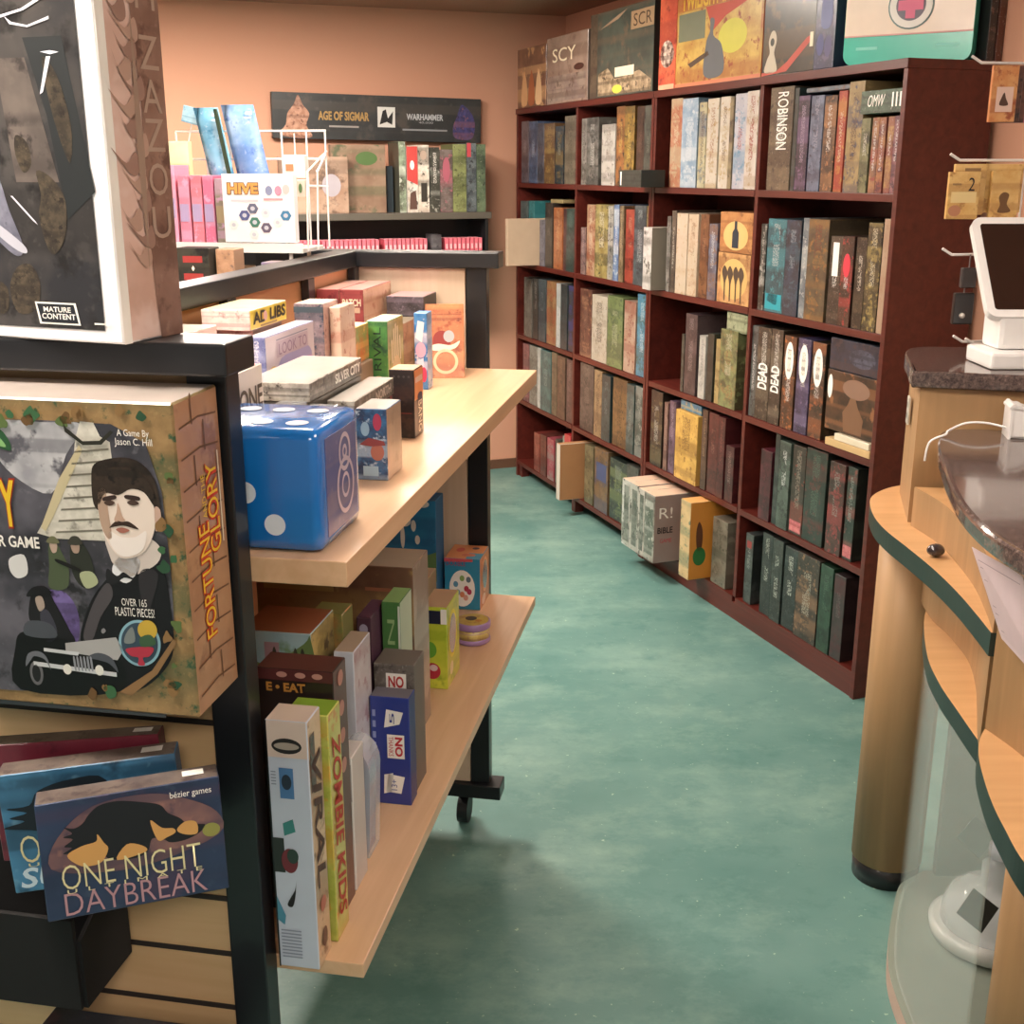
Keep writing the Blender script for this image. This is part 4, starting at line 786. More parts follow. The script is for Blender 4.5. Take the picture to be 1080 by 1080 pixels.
# ------------------------------------------------------------------ near end of the gondola
# dark fantasy box on the beam
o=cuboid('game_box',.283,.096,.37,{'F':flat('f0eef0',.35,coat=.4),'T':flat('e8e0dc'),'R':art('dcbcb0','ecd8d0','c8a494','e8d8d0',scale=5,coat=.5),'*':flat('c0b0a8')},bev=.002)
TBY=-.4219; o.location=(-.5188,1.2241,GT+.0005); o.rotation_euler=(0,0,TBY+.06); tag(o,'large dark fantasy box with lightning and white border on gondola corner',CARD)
poly(o,'cover_picture','F',rect(0,.035,.925,1),art('2a2a2e','4a4644','1c1a1a','5c5854',scale=12,coat=.6),2)
def P_(x,y): # art canvas of this cover: pixels of the printed picture
    return ((x+90)/215.,(366-y)/ (366+52.))
def cp(o,nm,face,pts,m,layer=3): poly(o,nm,face,[P_(*p) for p in pts],m,layer)
cp(o,'pillar_picture','F',[(32,60),(60,60),(80,190),(40,190)],art('58504c','6c625c','3c3634',scale=20),3)
cp(o,'blue_figure','F',[(0,60),(12,62),(20,75),(20,110),(28,120),(20,135),(8,125),(0,90)],flat('7c8ca8'),3)
cp(o,'dark_panel','F',[(60,40),(95,40),(112,200),(85,230),(75,120)],flat('222628'),3)
cp(o,'mist_picture','F',[(5,170),(22,180),(30,220),(40,262),(30,270),(8,240),(0,200)],art('5c5c6c','8c8c9c','3c3c48',scale=26),4)
cp(o,'mist_picture','F',[(8,228),(14,232),(40,258),(42,268),(30,262),(10,240)],flat('b8b8c4'),5)
for pl in ([(0,16),(8,9),(14,6),(40,8),(42,10),(32,8),(30,3),(20,3),(8,2),(0,4)],[(8,8),(12,20),(10,60),(4,70),(0,71),(0,69),(8,58),(9,22),(6,10)],[(12,18),(28,22),(44,16),(62,11),(80,0),(86,0),(64,13),(46,18),(28,24),(12,20)],[(46,18),(52,24),(66,28),(86,20),(86,23),(66,30),(50,26)],[(75,55),(84,54),(92,56),(84,58)],[(33,205),(35,205),(54,232),(56,236),(52,232)],[(2,132),(16,150),(17,155),(3,136)],[(80,60),(84,60),(74,96),(71,98)]):
    cp(o,'lightning_picture','F',pl,flat('dcdce8'),5)
for pl in ([(60,178),(74,186),(84,210),(80,250),(66,268),(58,230),(62,204)],[(76,60),(88,80),(96,130),(92,170),(84,140),(78,100)],[(30,286),(44,280),(52,300),(46,330),(28,336),(22,310)],[(10,300),(20,310),(16,336),(0,334),(0,312)],[(44,140),(54,148),(56,170),(48,180),(42,160)]): cp(o,'creature_picture','F',closed_smooth(pl),art('342e28','544a3c','28221e','7c6c58',scale=70),4)
cp(o,'label_frame','F',[(45,322),(84,322),(87,347),(48,347)],M_wh,5); cp(o,'label_panel','F',[(47,324),(82,324),(85,345),(50,345)],flat('1c2028'),6)
a=P_(51,341);b=P_(83,335); ink(o,'CONTENT','F',a[0],a[1],b[0],P_(0,334.5)[1],M_wh,layer=7,thick=.02); ink(o,'MATURE','F',P_(53,0)[0],P_(0,333)[1],P_(79,0)[0],P_(0,327)[1],M_wh,layer=7,thick=.02)
cp(o,'small_print','F',[(100,343),(116,343),(116,345),(100,345)],M_wh,5)
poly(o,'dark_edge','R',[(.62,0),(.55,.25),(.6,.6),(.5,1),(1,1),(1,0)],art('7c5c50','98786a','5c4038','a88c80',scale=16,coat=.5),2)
poly(o,'white_edge','R',rect(0,0,.13,1),M_wh,2)
rs=flat('b09888',.4); rd=flat('5c443c',.5)
for i,(ch,v) in enumerate((('M',.86),('Z',.71),('A',.60),('Z',.5),('O',.385),('U',.27))): ink(o,ch,'R',.62,v,.93,v+.085,rs,layer=5); 
for k in range(16):
    v=.2+.048*k; u=.42+.1*math.sin(k*2.3); poly(o,'spike_picture','R',[(u,v),(u-.22-.08*math.sin(k*1.7),v+.07),(u-.06,v+.03),(u+.1,v+.06),(u+.14,v+.01)],flat('9c7c70',.4) if k%2 else flat('b89888',.4),4,sm=True)
poly(o,'blade_picture','R',[(.5,.18),(.46,.5),(.52,.86),(.58,.5)],flat('a08878',.4),5)
# adventure board game box hanging on the slatwall
fg=cuboid('game_box',.2945,.100,.334,{'F':art('8a6e48','a8885c','34543a','c0a070',scale=34,coat=.5),'T':flat('c8bcb4',.2,coat=.8),'R':art('a87c5c','b88c68','94684c','c49c78',scale=12,coat=.6),'*':flat('8c6c50')},bev=.002)  # top face colour lightened to carry glare on the wrap
fg.location=(-.4704,1.1473,1.015); fg.rotation_euler=(0.014,0,-.1896)
bpy.context.view_layer.update()
tag(fg,'big adventure board game box with moustached man in tuxedo, on slatwall end',CARD)
def Q(x,y):
    # canvas of this cover: the visible bottom edge slopes slightly on the print
    u=(x+95)/(289+ (y-432)*.052); yb=766-(212-x)*.045; yt=432-(194-x)*.073; return (min(.985,u),(yb-y)/(yb-yt))
HARD={'pyramid_step','beam_picture','chrome_picture','cover_picture','pyramid_picture','vine_picture','brick_joint'}
def q(nm,pts,m,layer=3): poly(fg,nm,'F',[Q(*p) for p in pts],m,layer,sm=nm not in HARD)
q('cover_picture',[(-70,440),(0,441),(60,444),(130,450),(165,470),(180,520),(186,600),(187,660),(170,710),(140,738),(0,742),(-70,740)],art('3c3c44','66646e','28282c','8c8a94',scale=14,coat=.4),2)
q('sky_picture',[(0,443),(60,446),(100,450),(80,480),(60,520),(20,500),(0,470)],art('9c9ca4','c8c8cc','605f68',scale=20),3)
q('pyramid_picture',[(98,446),(112,448),(118,462),(128,468),(130,500),(142,540),(146,572),(60,568),(40,562),(62,530),(78,508),(88,482),(92,462)],art('c0bcb0','e4e0d4','98948a',scale=34),4)
for i in range(8): q('pyramid_step',[(62-3*i*0+i*4,560-i*12),(118+i*1.2,558-i*12),(118+i*1.2,560-i*12),(61+i*4,562-i*12)],flat('787468'),5)
q('beam_picture',[(70,505),(95,470),(98,476),(60,545),(50,560),(45,556)],flat('c8bc98'),5)
q('purple_glow',[(28,640),(45,625),(66,628),(78,650),(74,684),(50,690),(30,680)],art('584878','7c6ca8','3c3050',scale=30),3)
q('light_glow',[(5,590),(22,586),(24,606),(12,612),(4,604)],flat('d8d8d8'),3)
q('soldier_picture',[(52,572),(60,572),(66,584),(72,600),(68,622),(48,622),(50,598)],flat('4c5840'),4); q('soldier_picture',[(76,574),(88,572),(98,588),(100,612),(88,622),(76,606)],flat('2c3028'),4); q('soldier_picture',[(84,606),(98,604),(104,616),(90,622)],flat('a8b08c'),5)
q('rider_picture',[(20,652),(28,626),(44,622),(52,638),(66,668),(70,684),(30,682),(24,668)],flat('16161a'),5); q('rider_face',[(30,634),(38,632),(40,644),(33,648)],flat('a8988c'),6)
# the printed portrait
q('suit_picture',[(78,680),(92,640),(112,614),(130,600),(160,592),(178,600),(184,640),(186,680),(178,706),(150,732),(118,738),(118,700),(96,684)],flat('17171b',.4),5)
q('lapel_picture',[(82,676),(96,640),(114,616),(120,630),(104,654),(92,680)],flat('4c484c'),6)
q('shirt_picture',[(122,606),(136,616),(150,604),(152,590),(136,586),(124,594)],flat('e4e4e8'),6)
q('bow_tie',[(116,600),(126,608),(134,604),(144,610),(150,602),(146,612),(134,610),(122,618),(114,612)],flat('1c1c20'),7)
q('neck_picture',[(118,560),(160,566),(176,578),(172,594),(150,606),(138,608),(126,598),(120,588)],flat('d4c8c0'),6)
M_hair=art('2c221c','3c3028','1a1410',scale=70,coat=.3)
q('hair_picture',[(106,502),(110,490),(124,485),(144,484),(160,490),(172,504),(177,524),(178,544),(172,552),(150,540),(126,520),(114,538),(106,530)],M_hair,7)
q('face_picture',[(112,520),(122,514),(140,514),(160,516),(170,530),(172,544),(170,562),(160,580),(146,588),(132,588),(120,574),(112,550)],flat('ecdcd0'),8)
q('face_shadow_side',[(112,520),(120,516),(122,540),(124,566),(118,566),(112,548)],flat('b89c88'),9)
q('ear_picture',[(172,536),(178,538),(178,552),(172,560)],flat('c8a898'),8)
q('fringe_picture',[(108,520),(112,500),(126,494),(146,494),(162,502),(172,520),(172,534),(162,520),(148,516),(134,522),(120,520),(112,532)],M_hair,9)
q('brow_picture',[(118,524),(130,522),(131,526),(118,528)],flat('382824'),10); q('brow_picture',[(142,522),(156,524),(156,528),(142,526)],flat('382824'),10)
q('eye_picture',[(118,530),(124,527),(130,530),(124,533)],flat('4c3830'),10); q('eye_picture',[(143,530),(149,527),(156,531),(149,533)],flat('4c3830'),10)
q('nose_picture',[(133,530),(137,544),(140,549),(130,550),(128,547),(131,540)],flat('c4a490'),10)
q('moustache_picture',[(122,556),(130,549),(136,550),(144,550),(154,558),(142,555),(136,554),(128,555)],flat('3a2a22'),10)
q('lip_picture',[(129,558),(136,556),(144,559),(136,562)],flat('a86c5c'),10)
q('car_picture',[(0,690),(12,672),(50,678),(80,684),(118,692),(120,738),(0,740)],flat('141416',.3),6)
for pl in ([(20,706),(118,716),(118,721),(20,711)],[(34,690),(76,694),(74,698),(34,694)]): q('chrome_picture',pl,flat('c8ccd0',.3),8)
for x in (60,98): q('headlamp_picture',[(x+5*math.cos(i*PI/6),714+6*math.sin(i*PI/6)) for i in range(12)],flat('e0e0d8'),9)
q('wheel_picture',[(22+8*math.cos(i*PI/6),720+14*math.sin(i*PI/6)) for i in range(12)],flat('6c6c70'),7); q('tyre_picture',[(22+5*math.cos(i*PI/6),720+10*math.sin(i*PI/6)) for i in range(12)],flat('1c1c1e'),8)
q('beam_picture',[(60,684),(120,676),(128,690),(120,702),(60,694)],flat('a8a8a8'),7)
q('windshield_picture',[(14,676),(18,660),(44,662),(50,678)],flat('4c5058',.3),7)
q('fender_picture',[(10,712),(14,698),(26,694),(36,700),(40,716),(34,704),(22,700),(16,706)],flat('6c7078',.3),8)
q('fender_picture',[(84,700),(98,694),(114,700),(120,716),(110,706),(96,702)],flat('50545c',.3),8)
for i in range(6): q('chrome_bar',[(68+i*4,700),(70+i*4,700),(71+i*4,714),(69+i*4,714)],flat('90949c',.3),9)
q('hat_picture',[(50,572),(54,566),(60,566),(64,573)],flat('6c6c50'),6); q('head_picture',[(53,573),(61,573),(60,582),(55,583)],flat('b8a090'),5)
q('hat_picture',[(74,574),(78,566),(86,566),(90,574)],flat('3c3c34'),6); q('head_picture',[(77,574),(86,574),(85,583),(79,583)],flat('a89080'),5)
q('gun_picture',[(60,590),(84,600),(83,603),(60,594)],flat('141414'),7)
q('coat_picture',[(34,650),(44,648),(52,670),(46,682),(36,680)],flat('3c3c48'),6); q('hat_picture',[(20,632),(28,622),(42,620),(50,628),(36,630)],flat('101014'),7)
q('chin_glow_picture',[(122,560),(134,566),(150,566),(162,560),(158,578),(146,586),(132,586),(122,574)],flat('f4eae4'),9)  # overexposed glow on chin and neck painted as a pale patch
q('lapel_picture',[(150,612),(158,600),(172,606),(166,630),(156,650)],flat('2c2a2e'),6)
q('button_picture',[(104,668),(107,666),(109,669),(106,672),(104,671)],flat('8c8c90'),8)
q('badge_picture',[(147+24*math.cos(i*PI/12),682+26*math.sin(i*PI/12)) for i in range(24)],flat('8cb8c8'),7); q('badge_picture',[(147+21*math.cos(i*PI/12),682+23*math.sin(i*PI/12)) for i in range(24)],flat('384c5c'),8)
q('coin_picture',[(157+11*math.cos(i*PI/8),667+11*math.sin(i*PI/8)) for i in range(16)],flat('c8a840'),9); q('piece_picture',[(132,672),(140,664),(142,680),(130,682)],flat('7c8484'),9); q('piece_picture',[(148,676),(160,672),(166,682),(150,686)],flat('3c5c40'),10)
q('piece_picture',[(132,688),(162,686),(158,696),(150,698),(152,706),(144,706),(145,698),(136,696)],flat('b03448'),10)
def qi(s,x0,y0,x1,y1,m,layer=11,**k):
    a=Q(x0,y1);b=Q(x1,y0); ink(fg,s,'F',a[0],a[1],b[0],b[1],m,layer=layer,**k)
yel=flat('e8c030',.4); qi('Y',1,503,22,556,flat('a83020'),9,thick=.06); qi('Y',3,505,20,554,yel,10,thick=.03)
qi('R GAME',-4,566,42,576,M_wh,10,thick=.02); qi('A Game By',137,457,170,463.5,M_wh,12); qi('Jason C. Hill',134,466,173,472.5,M_wh,12)
qi('OVER 165',130,633.5,158,640,M_wh,10); qi('PLASTIC PIECES!',122,644,166,651,M_wh,10)
q('logo_picture',[(0,450),(12,452),(20,464),(20,474),(6,470),(0,472)],flat('2c5838'),6); q('logo_picture',[(0,456),(10,460),(16,470),(4,466)],flat('88b878'),7)
for i in range(26):
    yv=random.choice([random.uniform(436,446),random.uniform(730,744)]); xv=random.uniform(-5,190)
    if i%2: xv=random.uniform(178,194); yv=random.uniform(480,740)
    r=random.uniform(4,9); q('leaf_picture',[(min(196,xv+r*math.cos(a)*random.uniform(.5,1.2)),yv+r*math.sin(a)*random.uniform(.5,1.2)) for a in [j*PI/4 for j in range(8)]],flat(random.choice(('2c5038','3c6844','5c7040','8c6c44','6c5030'))),11)
q('vine_picture',[(80,446),(84,452),(100,466),(118,466),(130,456),(133,458),(120,470),(100,470),(82,456)],flat('2c2c24'),11)
q('vine_picture',[(120,738),(160,712),(186,676),(190,680),(166,716),(134,742)],flat('8c6c48'),11)
mort=flat('6c4c38',.6)
for i in range(10):
    v=.06+.095*i; poly(fg,'brick_joint','R',[(.08,v),(.5,v+.012),(.92,v),(.92,v+.006),(.5,v+.019),(.08,v+.006)],mort,2)
    u=.35 if i%2 else .6; poly(fg,'brick_joint','R',rect(u,v,u+.025,v+.095),mort,2)
ink(fg,'FORTUNE','R',.30,.22,.56,.60,flat('c83c20'),90,layer=4,thick=.06); ink(fg,'FORTUNE','R',.31,.225,.55,.595,yel,90,layer=5)
ink(fg,'GLORY','R',.55,.48,.82,.78,flat('c83c20'),90,layer=4,thick=.06); ink(fg,'GLORY','R',.56,.485,.81,.775,yel,90,layer=5); ink(fg,'AND THE','R',.44,.61,.53,.75,yel,90,layer=5)
poly(fg,'small_print','R',rect(.86,.5,.885,.8),M_cream,4)
# metal ledge the big box stands on
bm=bmesh.new(); bx(bm,-.3,-.004,-.088,.0125,-.004,0,.001); bx(bm,-.3,-.004,-.090,-.087,-.006,.004,.001)
lg=obj('display_ledge',bm,flat('5c6066',.4,.4)); put(lg,'G',0,-.065,1.0025); tag(lg,'grey metal display ledge under the big adventure game box','shelf')
lg.location=W('G',-.002,-.066,1.0125)
# werewolf card games in the black bin
def ultimate(pose,dims,faces,label):
    k=pose[6]; o=cuboid('game_box',*[k*v for v in dims],faces,bev=.001); o.location=(pose[0]*k,pose[1]*k,1.565+(pose[2]-1.565)*k); o.rotation_euler=(pose[4],pose[5],pose[3]); tag(o,label,CARD,'social deduction games in the black bin'); return o
tp=art('5c504c','746860','483c3c','8c8078',scale=30,coat=.6)
ob=ultimate((-.4256,1.1703,.7552,.3254,-.1145,-.0085,.92),(.1988,.0406,.1392),{'F':art('202c48','2c3c5c','3c3450','48586c',scale=9,coat=.5),'T':tp,'R':flat('2c3038',.3,coat=.5),'*':flat('283040')},'front night themed card game box with yellow title and wolf silhouette')
poly(ob,'sunset_picture','F',[(.05,.45),(.1,.7),(.3,.92),(.6,.95),(.8,.86),(.97,.7),(.97,.5),(.6,.35),(.3,.35)],art('54404c','84605c','3c3448','a87868',scale=12,coat=.4),2,sm=True)
poly(ob,'wolf_picture','F',[(.13,.62),(.17,.60),(.12,.56),(.18,.55),(.15,.50),(.21,.52),(.25,.58),(.30,.60),(.33,.50),(.38,.44),(.50,.42),(.57,.46),(.60,.56),(.66,.54),(.70,.50),(.78,.50),(.86,.54),(.90,.60),(.86,.62),(.80,.64),(.76,.70),(.70,.76),(.66,.84),(.56,.89),(.44,.93),(.34,.92),(.28,.86),(.24,.79),(.19,.76),(.14,.78),(.18,.72),(.13,.70),(.18,.67)],flat('0e1118',.5),3,sm=True)
og=flat('c89858',.5)
for pl in ([(.2,.44),(.14,.54),(.22,.6),(.3,.62),(.31,.68),(.34,.6),(.36,.54),(.32,.44),(.26,.42)],[(.40,.43),(.46,.55),(.54,.52),(.56,.46)],[(.60,.72),(.66,.64),(.72,.62),(.73,.58),(.68,.55),(.63,.54)],[(.74,.6),(.79,.66),(.85,.64),(.85,.54),(.78,.55)]): poly(ob,'moon_picture','F',pl,og,4,sm=True)
poly(ob,'green_glow','F',ell(.93,.55,.05,.06),flat('8c8c48'),3)
cr=flat('d8d0a0',.4); ink(ob,'ONE NIGHT','F',.10,.25,.86,.46,cr,layer=5,thick=-.012); ink(ob,'DAYBREAK','F',.10,.03,.88,.22,flat('b08890',.4),layer=5,thick=-.008); ink(ob,'U  L  T  I  M  A  T  E','F',.12,.215,.86,.25,cr,layer=6)
ink(ob,'b\u00e9zier games','F',.72,.86,.95,.93,M_wh,layer=5); poly(ob,'price_label','T',rect(.80,.35,.92,.75),M_wh,2)
o2=ultimate((-.475,1.198,.768,.1649,-.06,-.06,.945),(.1979,.0366,.1472),{'F':art('2c5878','4c88b0','1c3448','88b8d0',scale=8,coat=.5),'T':tp,'*':flat('2c3c50')},'blue tinted card game box behind the front night themed box')
poly(o2,'claw_picture','F',[(.0,.56),(.12,.60),(.04,.64),(.14,.67),(.03,.72),(.16,.73),(.22,.84),(.40,.90),(.6,.86),(.6,.4),(.3,.36),(.2,.5)],flat('0e1a24'),2); ink(o2,'ONE NIGHT','F',.07,.25,.9,.48,cr,thick=-.012); ink(o2,'SUNSET','F',.04,.04,.80,.21,flat('c8dce8'),shear=.2,thick=.02); poly(o2,'price_label','T',rect(.80,.35,.92,.75),M_wh,2)
ink(o2,'U  L  T  I  M','F',.1,.215,.6,.245,cr)
o3=ultimate((-.50,1.222,.787,.05,-.05,-.05,.965),(.1979,.028,.147),{'F':art('5c2030','7c2c3c','3c1824',scale=8),'T':tp,'*':flat('4c1c28')},'red edged card game box, rearmost in the black bin')
poly(o3,'price_label','T',rect(.84,.35,.95,.75),M_wh,2)
# black bin under them
bn=empty('display_bin'); put(bn,'G',-.0,-.30,.60); tag(bn,'black plastic display bin hooked on the slatwall holding card games','display bin')
for nm,a in (('bin_back',(-.16,.10,.004,.010,.03,.17)),('bin_floor',(-.16,.10,-.10,.004,.03,.036)),('bin_front',(-.16,.10,-.106,-.10,.03,.15))):
    bm=bmesh.new(); bx(bm,*a,.001); obj(nm,bm,flat('0c0c0e',.8),bn)
bm=bmesh.new(); prism(bm,[(-.10,.03),(.004,.03),(.004,.17),(-.10,.12)],0,.005)
for v in bm.verts: v.co=Vector((.10+v.co.z,v.co.x,v.co.y))
obj('bin_side',bm,flat('0c0c0e',.8),bn)
# low dark box at the foot
o=g_item('game_box',-.16,-.30,-.062,.505,.545,.15,{'T':art('1c2430','2c3440','3c2c38','4c5058',scale=18,coat=.5),'*':art('181c24','28303c','502c30','3c4048',scale=18)},'dark blue box lying low at the foot of the slatwall end')
bm=bmesh.new(); bx(bm,-.31,-.066,-.17,.0105,.49,.504,.001); lg2=obj('display_ledge',bm,flat('24262a',.5)); put(lg2,'G',0,0,0); tag(lg2,'dark metal ledge carrying the low dark blue box','shelf')
poly(o,'logo','F',ell(.84,.62,.05,.2),flat('b0b0b0'),3); poly(o,'red_shape','F',[(.3,.1),(.34,.6),(.42,.4),(.46,.1)],flat('703038'),3)

# ------------------------------------------------------------------ display on the back wall
wd=empty('wall_display'); put(wd,'W',0,0,0); tag(wd,'black wall display of shelves with miniature games on the back wall','wall display')
def wp(nm,t0,t1,s0,s1,z0,z1,m,bev=.002,par=wd):
    bm=bmesh.new(); bx(bm,t0,t1,s0,s1,z0,z1,bev); return obj(nm,bm,m,par)
M_gsh=flat('5c564e',.4)
wp('shelf_board',-1.36,-.185,-.31,-.015,1.335,1.366,M_gsh)
wp('back_board',-1.34,-.205,-.03,-.015,1.02,1.335,M_black)
wp('side_panel',-.215,-.200,-.30,-.015,1.02,1.335,M_black); wp('side_panel',-1.345,-1.33,-.30,-.015,1.02,1.335,M_black)
wp('shelf_board',-1.33,-.215,-.30,-.03,1.160,1.178,M_black); wp('shelf_board',-1.33,-.215,-.30,-.03,1.02,1.035,M_black)
bm=bmesh.new(); tube(bm,[(-.20,-.05,1.40),(-.175,-.06,1.41),(-.165,-.06,1.37),(-.19,-.06,1.33)],.003,6); obj('cable',bm,M_black,wd)
def w_item(name,t0,t1,z0,z1,d,mats,label,s=-.30,cat=CARD,group=None):
    o=cuboid(name,t1-t0,d,z1-z0,mats,bev=.001); put(o,'W',s,(t0+t1)/2,z0+.0003); tag(o,label,cat,group); return o
o=w_item('game_box',-1.20,-.885,1.366,1.62,.05,{'F':art('9c7c68','b89c88','6c584c','c8b8a8',scale=7,coat=.8),'*':flat('8c7464')},'shiny beige box leaning front on the wall display shelf')
poly(o,'picture','F',ell(.75,.5,.14,.2),flat('a8a0a8'),2)
o=w_item('game_box',-.95,-.69,1.366,1.675,.05,{'F':art('7c6050','98806c','586048','a8947c',scale=7,coat=.8),'*':flat('7c6c5c')},'brown box with green art behind the shiny beige box',s=-.24)
poly(o,'picture','F',ell(.65,.8,.2,.1),flat('506c3c'),2); 
w_item('game_box',-.675,-.645,1.366,1.58,.1,{'*':flat('28343c')},'dark petrol slim box in the middle of wall display',s=-.2)
o=None
for t0,t1,z1,c,cc,lab in ((-.635,-.602,1.69,('48483c','98a890','c8ccc0'),0,'grey green glossy box, leftmost of the upright row'),(-.598,-.545,1.668,('e0dcd4','b8a898','484038'),'r','white and red box in the upright row on wall display'),(-.543,-.488,1.675,('e8e0d4','c8b8a8','40382f'),'w','white box with dark title panel in the upright row on wall display'),(-.484,-.436,1.665,('30302c','484840','a8a8a0'),'t','black box with white title in the upright row on wall display'),(-.434,-.372,1.655,('584c48','7c706c','a86470'),'p','grey box with rose emblem in the upright row on wall display'),(-.370,-.303,1.68,('6c7048','8c9460','484c30'),0,'olive green box in the upright row on wall display'),(-.301,-.252,1.685,('40484c','687074','303438'),'k','slate box with red corner in the upright row on wall display'),(-.250,-.205,1.68,('4c5c48','6c7c60','303c30'),0,'dark green box at the right end of wall display row')):
    o=w_item('game_box',t0,t1,1.366,z1,.2,{'F':art(*c,'e0dcd4',scale=22,tamt=1 if cc=='t' else 0),'*':flat(c[0])},lab,s=-.28)
    if cc=='r': poly(o,'red_panel','F',[(0,.5),(0,1),(1,1),(1,.42)],flat('c84844'),2); poly(o,'emblem','F',ell(.5,.72,.2,.07),M_wh,3); poly(o,'dark_panel','F',[(.2,.05),(.3,.3),(.8,.34),(.9,.05)],flat('5c4038'),2)
    if cc=='w': poly(o,'title_panel','F',rect(.25,.16,.8,.44),flat('38322c'),2); poly(o,'picture','F',ell(.5,.85,.3,.07),flat('b8a090'),2)
    if cc=='p': poly(o,'emblem','F',ell(.5,.68,.3,.2),flat('b06070'),2)
    if cc=='k': poly(o,'red_corner','F',rect(.05,.8,.45,1),flat('c84c54'),2)
# booklets in front of the lower shelf
bkm=[flat('d85868',.4),flat('e07080',.4),flat('c84858',.4)]
t=-1.14; k=0
first=None
while t<-.235:
    if -.74<t<-.715 or -.498<t<-.424: 
        t+=.0215; continue
    if first is None:
        first=cuboid('paint_booklet',.017,.10,.066,{'F':bkm[1],'T':flat('e8a0a8'),'*':bkm[0]},bev=.0008); bb=first; poly(bb,'pale_label','F',rect(.2,.25,.8,.6),flat('ecb8bc'),2)
    else:
        bb=first.copy(); COL.objects.link(bb)
        for ch in list(first.children):
            c=ch.copy(); COL.objects.link(c); c.parent=bb
    put(bb,'W',-.29,t,1.1785,random.uniform(-.02,.02)); tag(bb,'slim pinkish red booklet in the row on the lower wall display shelf','booklet','pink booklets on the wall display')
    t+=.0215; k+=1
w_item('game_box',-.487,-.435,1.1785,1.262,.1,{'*':art('504c50','6c686c','383438')},'dark grey packet between the pink booklets on wall display',s=-.29)
# banner box above
o=w_item('banner_sign',-1.18,-.15,1.698,1.905,.035,{'F':art('24282a','34383a','484440','5c5854',scale=4,coat=.3),'*':flat('3c3430')},'long black fantasy wargame banner on the back wall',s=-.045,cat='sign')
o.rotation_euler=(0,.015,rot_g('W')); o.location.z-=.0
poly(o,'warrior_picture','F',[(.03,.1),(.06,.3),(.07,.55),(.10,.75),(.12,.95),(.14,.75),(.17,.55),(.155,.3),(.18,.05),(.1,.02)],art('a87860','c89c84','6c4438',scale=40),2)
ink(o,'AGE OF SIGMAR','F',.21,.42,.45,.62,flat('a88850'),thick=.04); poly(o,'caption','F',rect(.26,.27,.40,.31),flat('989490'),2)
poly(o,'logo_panel','F',rect(.49,.30,.575,.75),flat('d8d8d4'),2); poly(o,'logo','F',[(.5,.36),(.515,.66),(.53,.7),(.54,.5),(.565,.66),(.56,.36),(.535,.42)],M_ink,3)
ink(o,'WARHAMMER','F',.63,.48,.81,.62,flat('b8bcc0'),thick=.03); ink(o,'40,000','F',.69,.40,.76,.45,flat('a8acb0')); poly(o,'caption','F',rect(.61,.24,.83,.28),flat('888c90'),2)
poly(o,'soldier_picture','F',[(.87,.1),(.86,.35),(.88,.6),(.9,.85),(.93,.78),(.96,.6),(.97,.35),(.95,.08)],art('302c54','484880','7c5460',scale=40),2)
# ------------------------------------------------------------------ white wire rack on the far side of the gondola
rk=empty('wire_rack'); put(rk,'G',1.16,-.485,0); tag(rk,'white wire grid rack with white tray behind the gondola rail','wire rack')
# local x across, y along; tray -.16..+.16
bm=bmesh.new(); bx(bm,-.165,.145,-.03,.09,1.405,1.414,.001); bx(bm,-.165,.145,-.034,-.03,1.405,1.424); obj('tray',bm,M_wwire,rk)
bm=bmesh.new()
for z in (1.64,1.585,1.532): tube(bm,[(-.165,.092,z),(.160,.092,z)],.0022,6)
for x in (-.165,-.10,-.047,.01,.065,.118,.158): tube(bm,[(x,.092,1.41 if x<.15 else 1.41),(x,.092,1.64)],.002,6)
for y in (.03,-.03): tube(bm,[(.160,.092,1.60),(.160,y,1.56),(.155,y,1.41)],.002,6)
obj('wire_grid',bm,M_wwire,rk)
for x in (-.155,.115):
    for y in (-.02,.085):
        bm=bmesh.new(); cyl(bm,(x,y,ZU+.0008),(x,y,1.406),.004,10); obj('leg',bm,M_wwire,rk)
ZR=1.4145
def r_item(name,s,t0,t1,z0,z1,d,mats,lab,cat=CARD,extra=0,tilt=0,group=None):
    o=cuboid(name,t1-t0,d,z1-z0,mats,bev=.001); put(o,'G',s,(t0+t1)/2,z0+.0003,extra); o.rotation_euler=(tilt,0,rot_g('G')+extra); tag(o,lab,cat,group); return o
o=r_item('game_box',1.125,-.501,-.353,ZR+.01,1.556,.022,{'*':flat('ece8ec',.4,coat=.4)},'white hexagon insect tile game box with orange title on wire rack tray')
ink(o,'HIVE','F',.07,.70,.52,.88,flat('4c3c34'),layer=3,thick=.10); ink(o,'HIVE','F',.08,.71,.51,.87,flat('d89850'),layer=4,thick=.05)
def hexa(u,v,r,c): poly(o,'hexagon_picture','F',[(u+r*math.cos(a),v+r*1.02*math.sin(a)) for a in [i*PI/3 for i in range(6)]],flat(c),3); poly(o,'insect_picture','F',ell(u,v,r*.4,r*.4,8),flat('b8bcc8'),4)
for u,v,c in ((.42,.50,'5c6078'),(.30,.40,'4c5484'),(.44,.30,'3c7464'),(.60,.22,'5c5468'),(.88,.40,'3c78a0')): hexa(u,v,.08,c)
for u,v in ((.14,.26),(.42,.12),(.6,.44),(.76,.3)): hexa(u,v,.07,'d8dcdc')
for u,v,c in ((.66,.76,'8088a8'),(.79,.76,'d888a0'),(.9,.78,'d8b8b8')): poly(o,'symbol','F',ell(u,v,.05,.07),flat(c),3)
poly(o,'caption','F',rect(.12,.60,.5,.63),flat('c0c0c8'),3); poly(o,'caption','F',rect(.58,.62,.85,.65),flat('c89098'),3)
